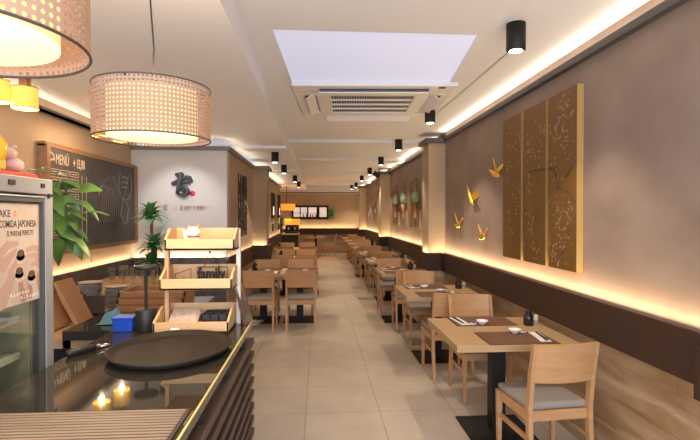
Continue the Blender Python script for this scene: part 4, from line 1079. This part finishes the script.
# ------------------------------------------------------------------ far bar and back wall
bc = thing('bar_counter', 'dark bar counter at the far left end of the room', 'bar counter', (-1.55, 16.05, 0))
MB().box(-.9, -.3, .95, .92, .6, 1.0).build('worktop', M['oak'], bc)
MB().box(-.88, -.26, 0, .88, .58, .95).build('body', M['darkwood'], bc)
em = thing('espresso_machine', 'black espresso machine on the far bar counter', 'coffee machine', (-.86, 16.0, 1.0005))
MB().box(-.22, -.2, .0, .22, .2, .07).box(-.22, .02, .07, .22, .2, .26).box(-.20, -.2, .2, .20, .1, .28).build('body', M['blackplastic'], em, bevel=.02)
MB().cyl((-.1, -.12, .12), (-.1, -.12, .2), .035).cyl((.1, -.12, .12), (.1, -.12, .2), .035).build('group_head', M['steel'], em)
os_ = [('upper, flat', -1.1, 17.0, 1.77, .30, .22), ('lower, larger', -.92, 17.2, 1.10, .28, .36)]
for lb, x, y, z, r, h in os_:
    t = thing('orange_lamp', f'glowing orange drum lamp behind the far bar, {lb}', 'lamp', (x, y, z), 0, 'orange lamps')
    uvcyl('shade', r, 0, h, M['orangeshade'], t, 40)
    if z > 1.5: MB().cyl((0, 0, h - .02), (0, 0, 2.63 - z), .01, seg=8).box(-r, -.005, h - .02, r, .005, h - .01).build('cord', M['cord'], t)
    else: MB().cyl((0, 0, -z), (0, 0, h - .05), .02, seg=10).lathe([(0, -z), (.15, -z), (.15, -z + .02), (0, -z + .03)]).build('stand', M['black'], t)
    l = bpy.data.lights.new('orange_glow', 'POINT'); l.energy = 12; l.color = (1, .55, .2); l.shadow_soft_size = .1
    o = bpy.data.objects.new('orange_glow', l); COL.objects.link(o); o.parent = t; o.location = (0, -.1, -.12)
t = thing('bar_plant', 'small dark green plant on the far bar between the orange lamps', 'plant', (-1.25, 16.4, 1.0005))
MB().lathe([(0, 0), (.07, 0), (.09, .16), (.08, .16), (0, .14)]).build('pot', M['pot'], t)
fl = MB()
for k in range(60):
    a = k * 2.4; e = random.uniform(.1, 1.5); L = random.uniform(.2, .5)
    fl.leaf((0, 0, .15), (L * .7 * math.cos(a) * math.cos(e), L * .7 * math.sin(a) * math.cos(e), .15 + L * math.sin(e)), .05, (0, 0, 1), .1)
fl.build('foliage', M['leafdark'], t)
kw = thing('serving_hatch', 'long lit serving hatch with dark frame on the back wall', 'hatch', (-.36, 20.2, 1.42))
f = MB(); f.box(-.74, -.10, 0, .80, 0, .10); f.box(-.74, -.08, .50, .80, 0, .58); f.box(-.74, -.08, .1, -.66, 0, .5); f.box(.72, -.08, .1, .80, 0, .5); f.box(-.10, -.06, .1, -.04, 0, .5)
f.box(-.4, -.06, .1, -.36, 0, .5); f.box(.3, -.06, .1, .42, 0, .5)
f.build('frame', M['darkwood'], kw)
MB().box(-.66, -.02, .10, .72, -.002, .50).build('opening', M['kitchenlit'], kw)  # glowing sheet on the wall in place of the lit kitchen interior
MB().box(-.66, -.05, .25, .5, -.02, .27).build('shelf', M['redwood'], kw)
for k, x in enumerate((-.25, -.12, .05, .15, .28)):
    MB().lathe([(0, .102), (.03, .102), (.03, .17), (.012, .2), (.012, .23), (0, .23)], (x, -.065, 0), 10).build('bottle', M['redwood'], kw)
t = thing('hatch_plant', 'trailing dark plant at the right end of the serving hatch', 'plant', (.56, 20.0, 1.45))
MB().lathe([(0, 0), (.06, 0), (.08, .12), (0, .11)]).box(-.08, -.08, -.01, .08, .199, 0).build('pot', M['pot'], t)
fl = MB()
for k in range(60):
    a = k * 2.4; L = random.uniform(.15, .3)
    fl.leaf((0, 0, .14), (L * .55 * math.cos(a), -.05 + L * .4 * math.sin(a), .25 + L * math.sin(k * 1.7)), .06, (0, -1, .3), .1)
fl.build('foliage', M['leafdark'], t)
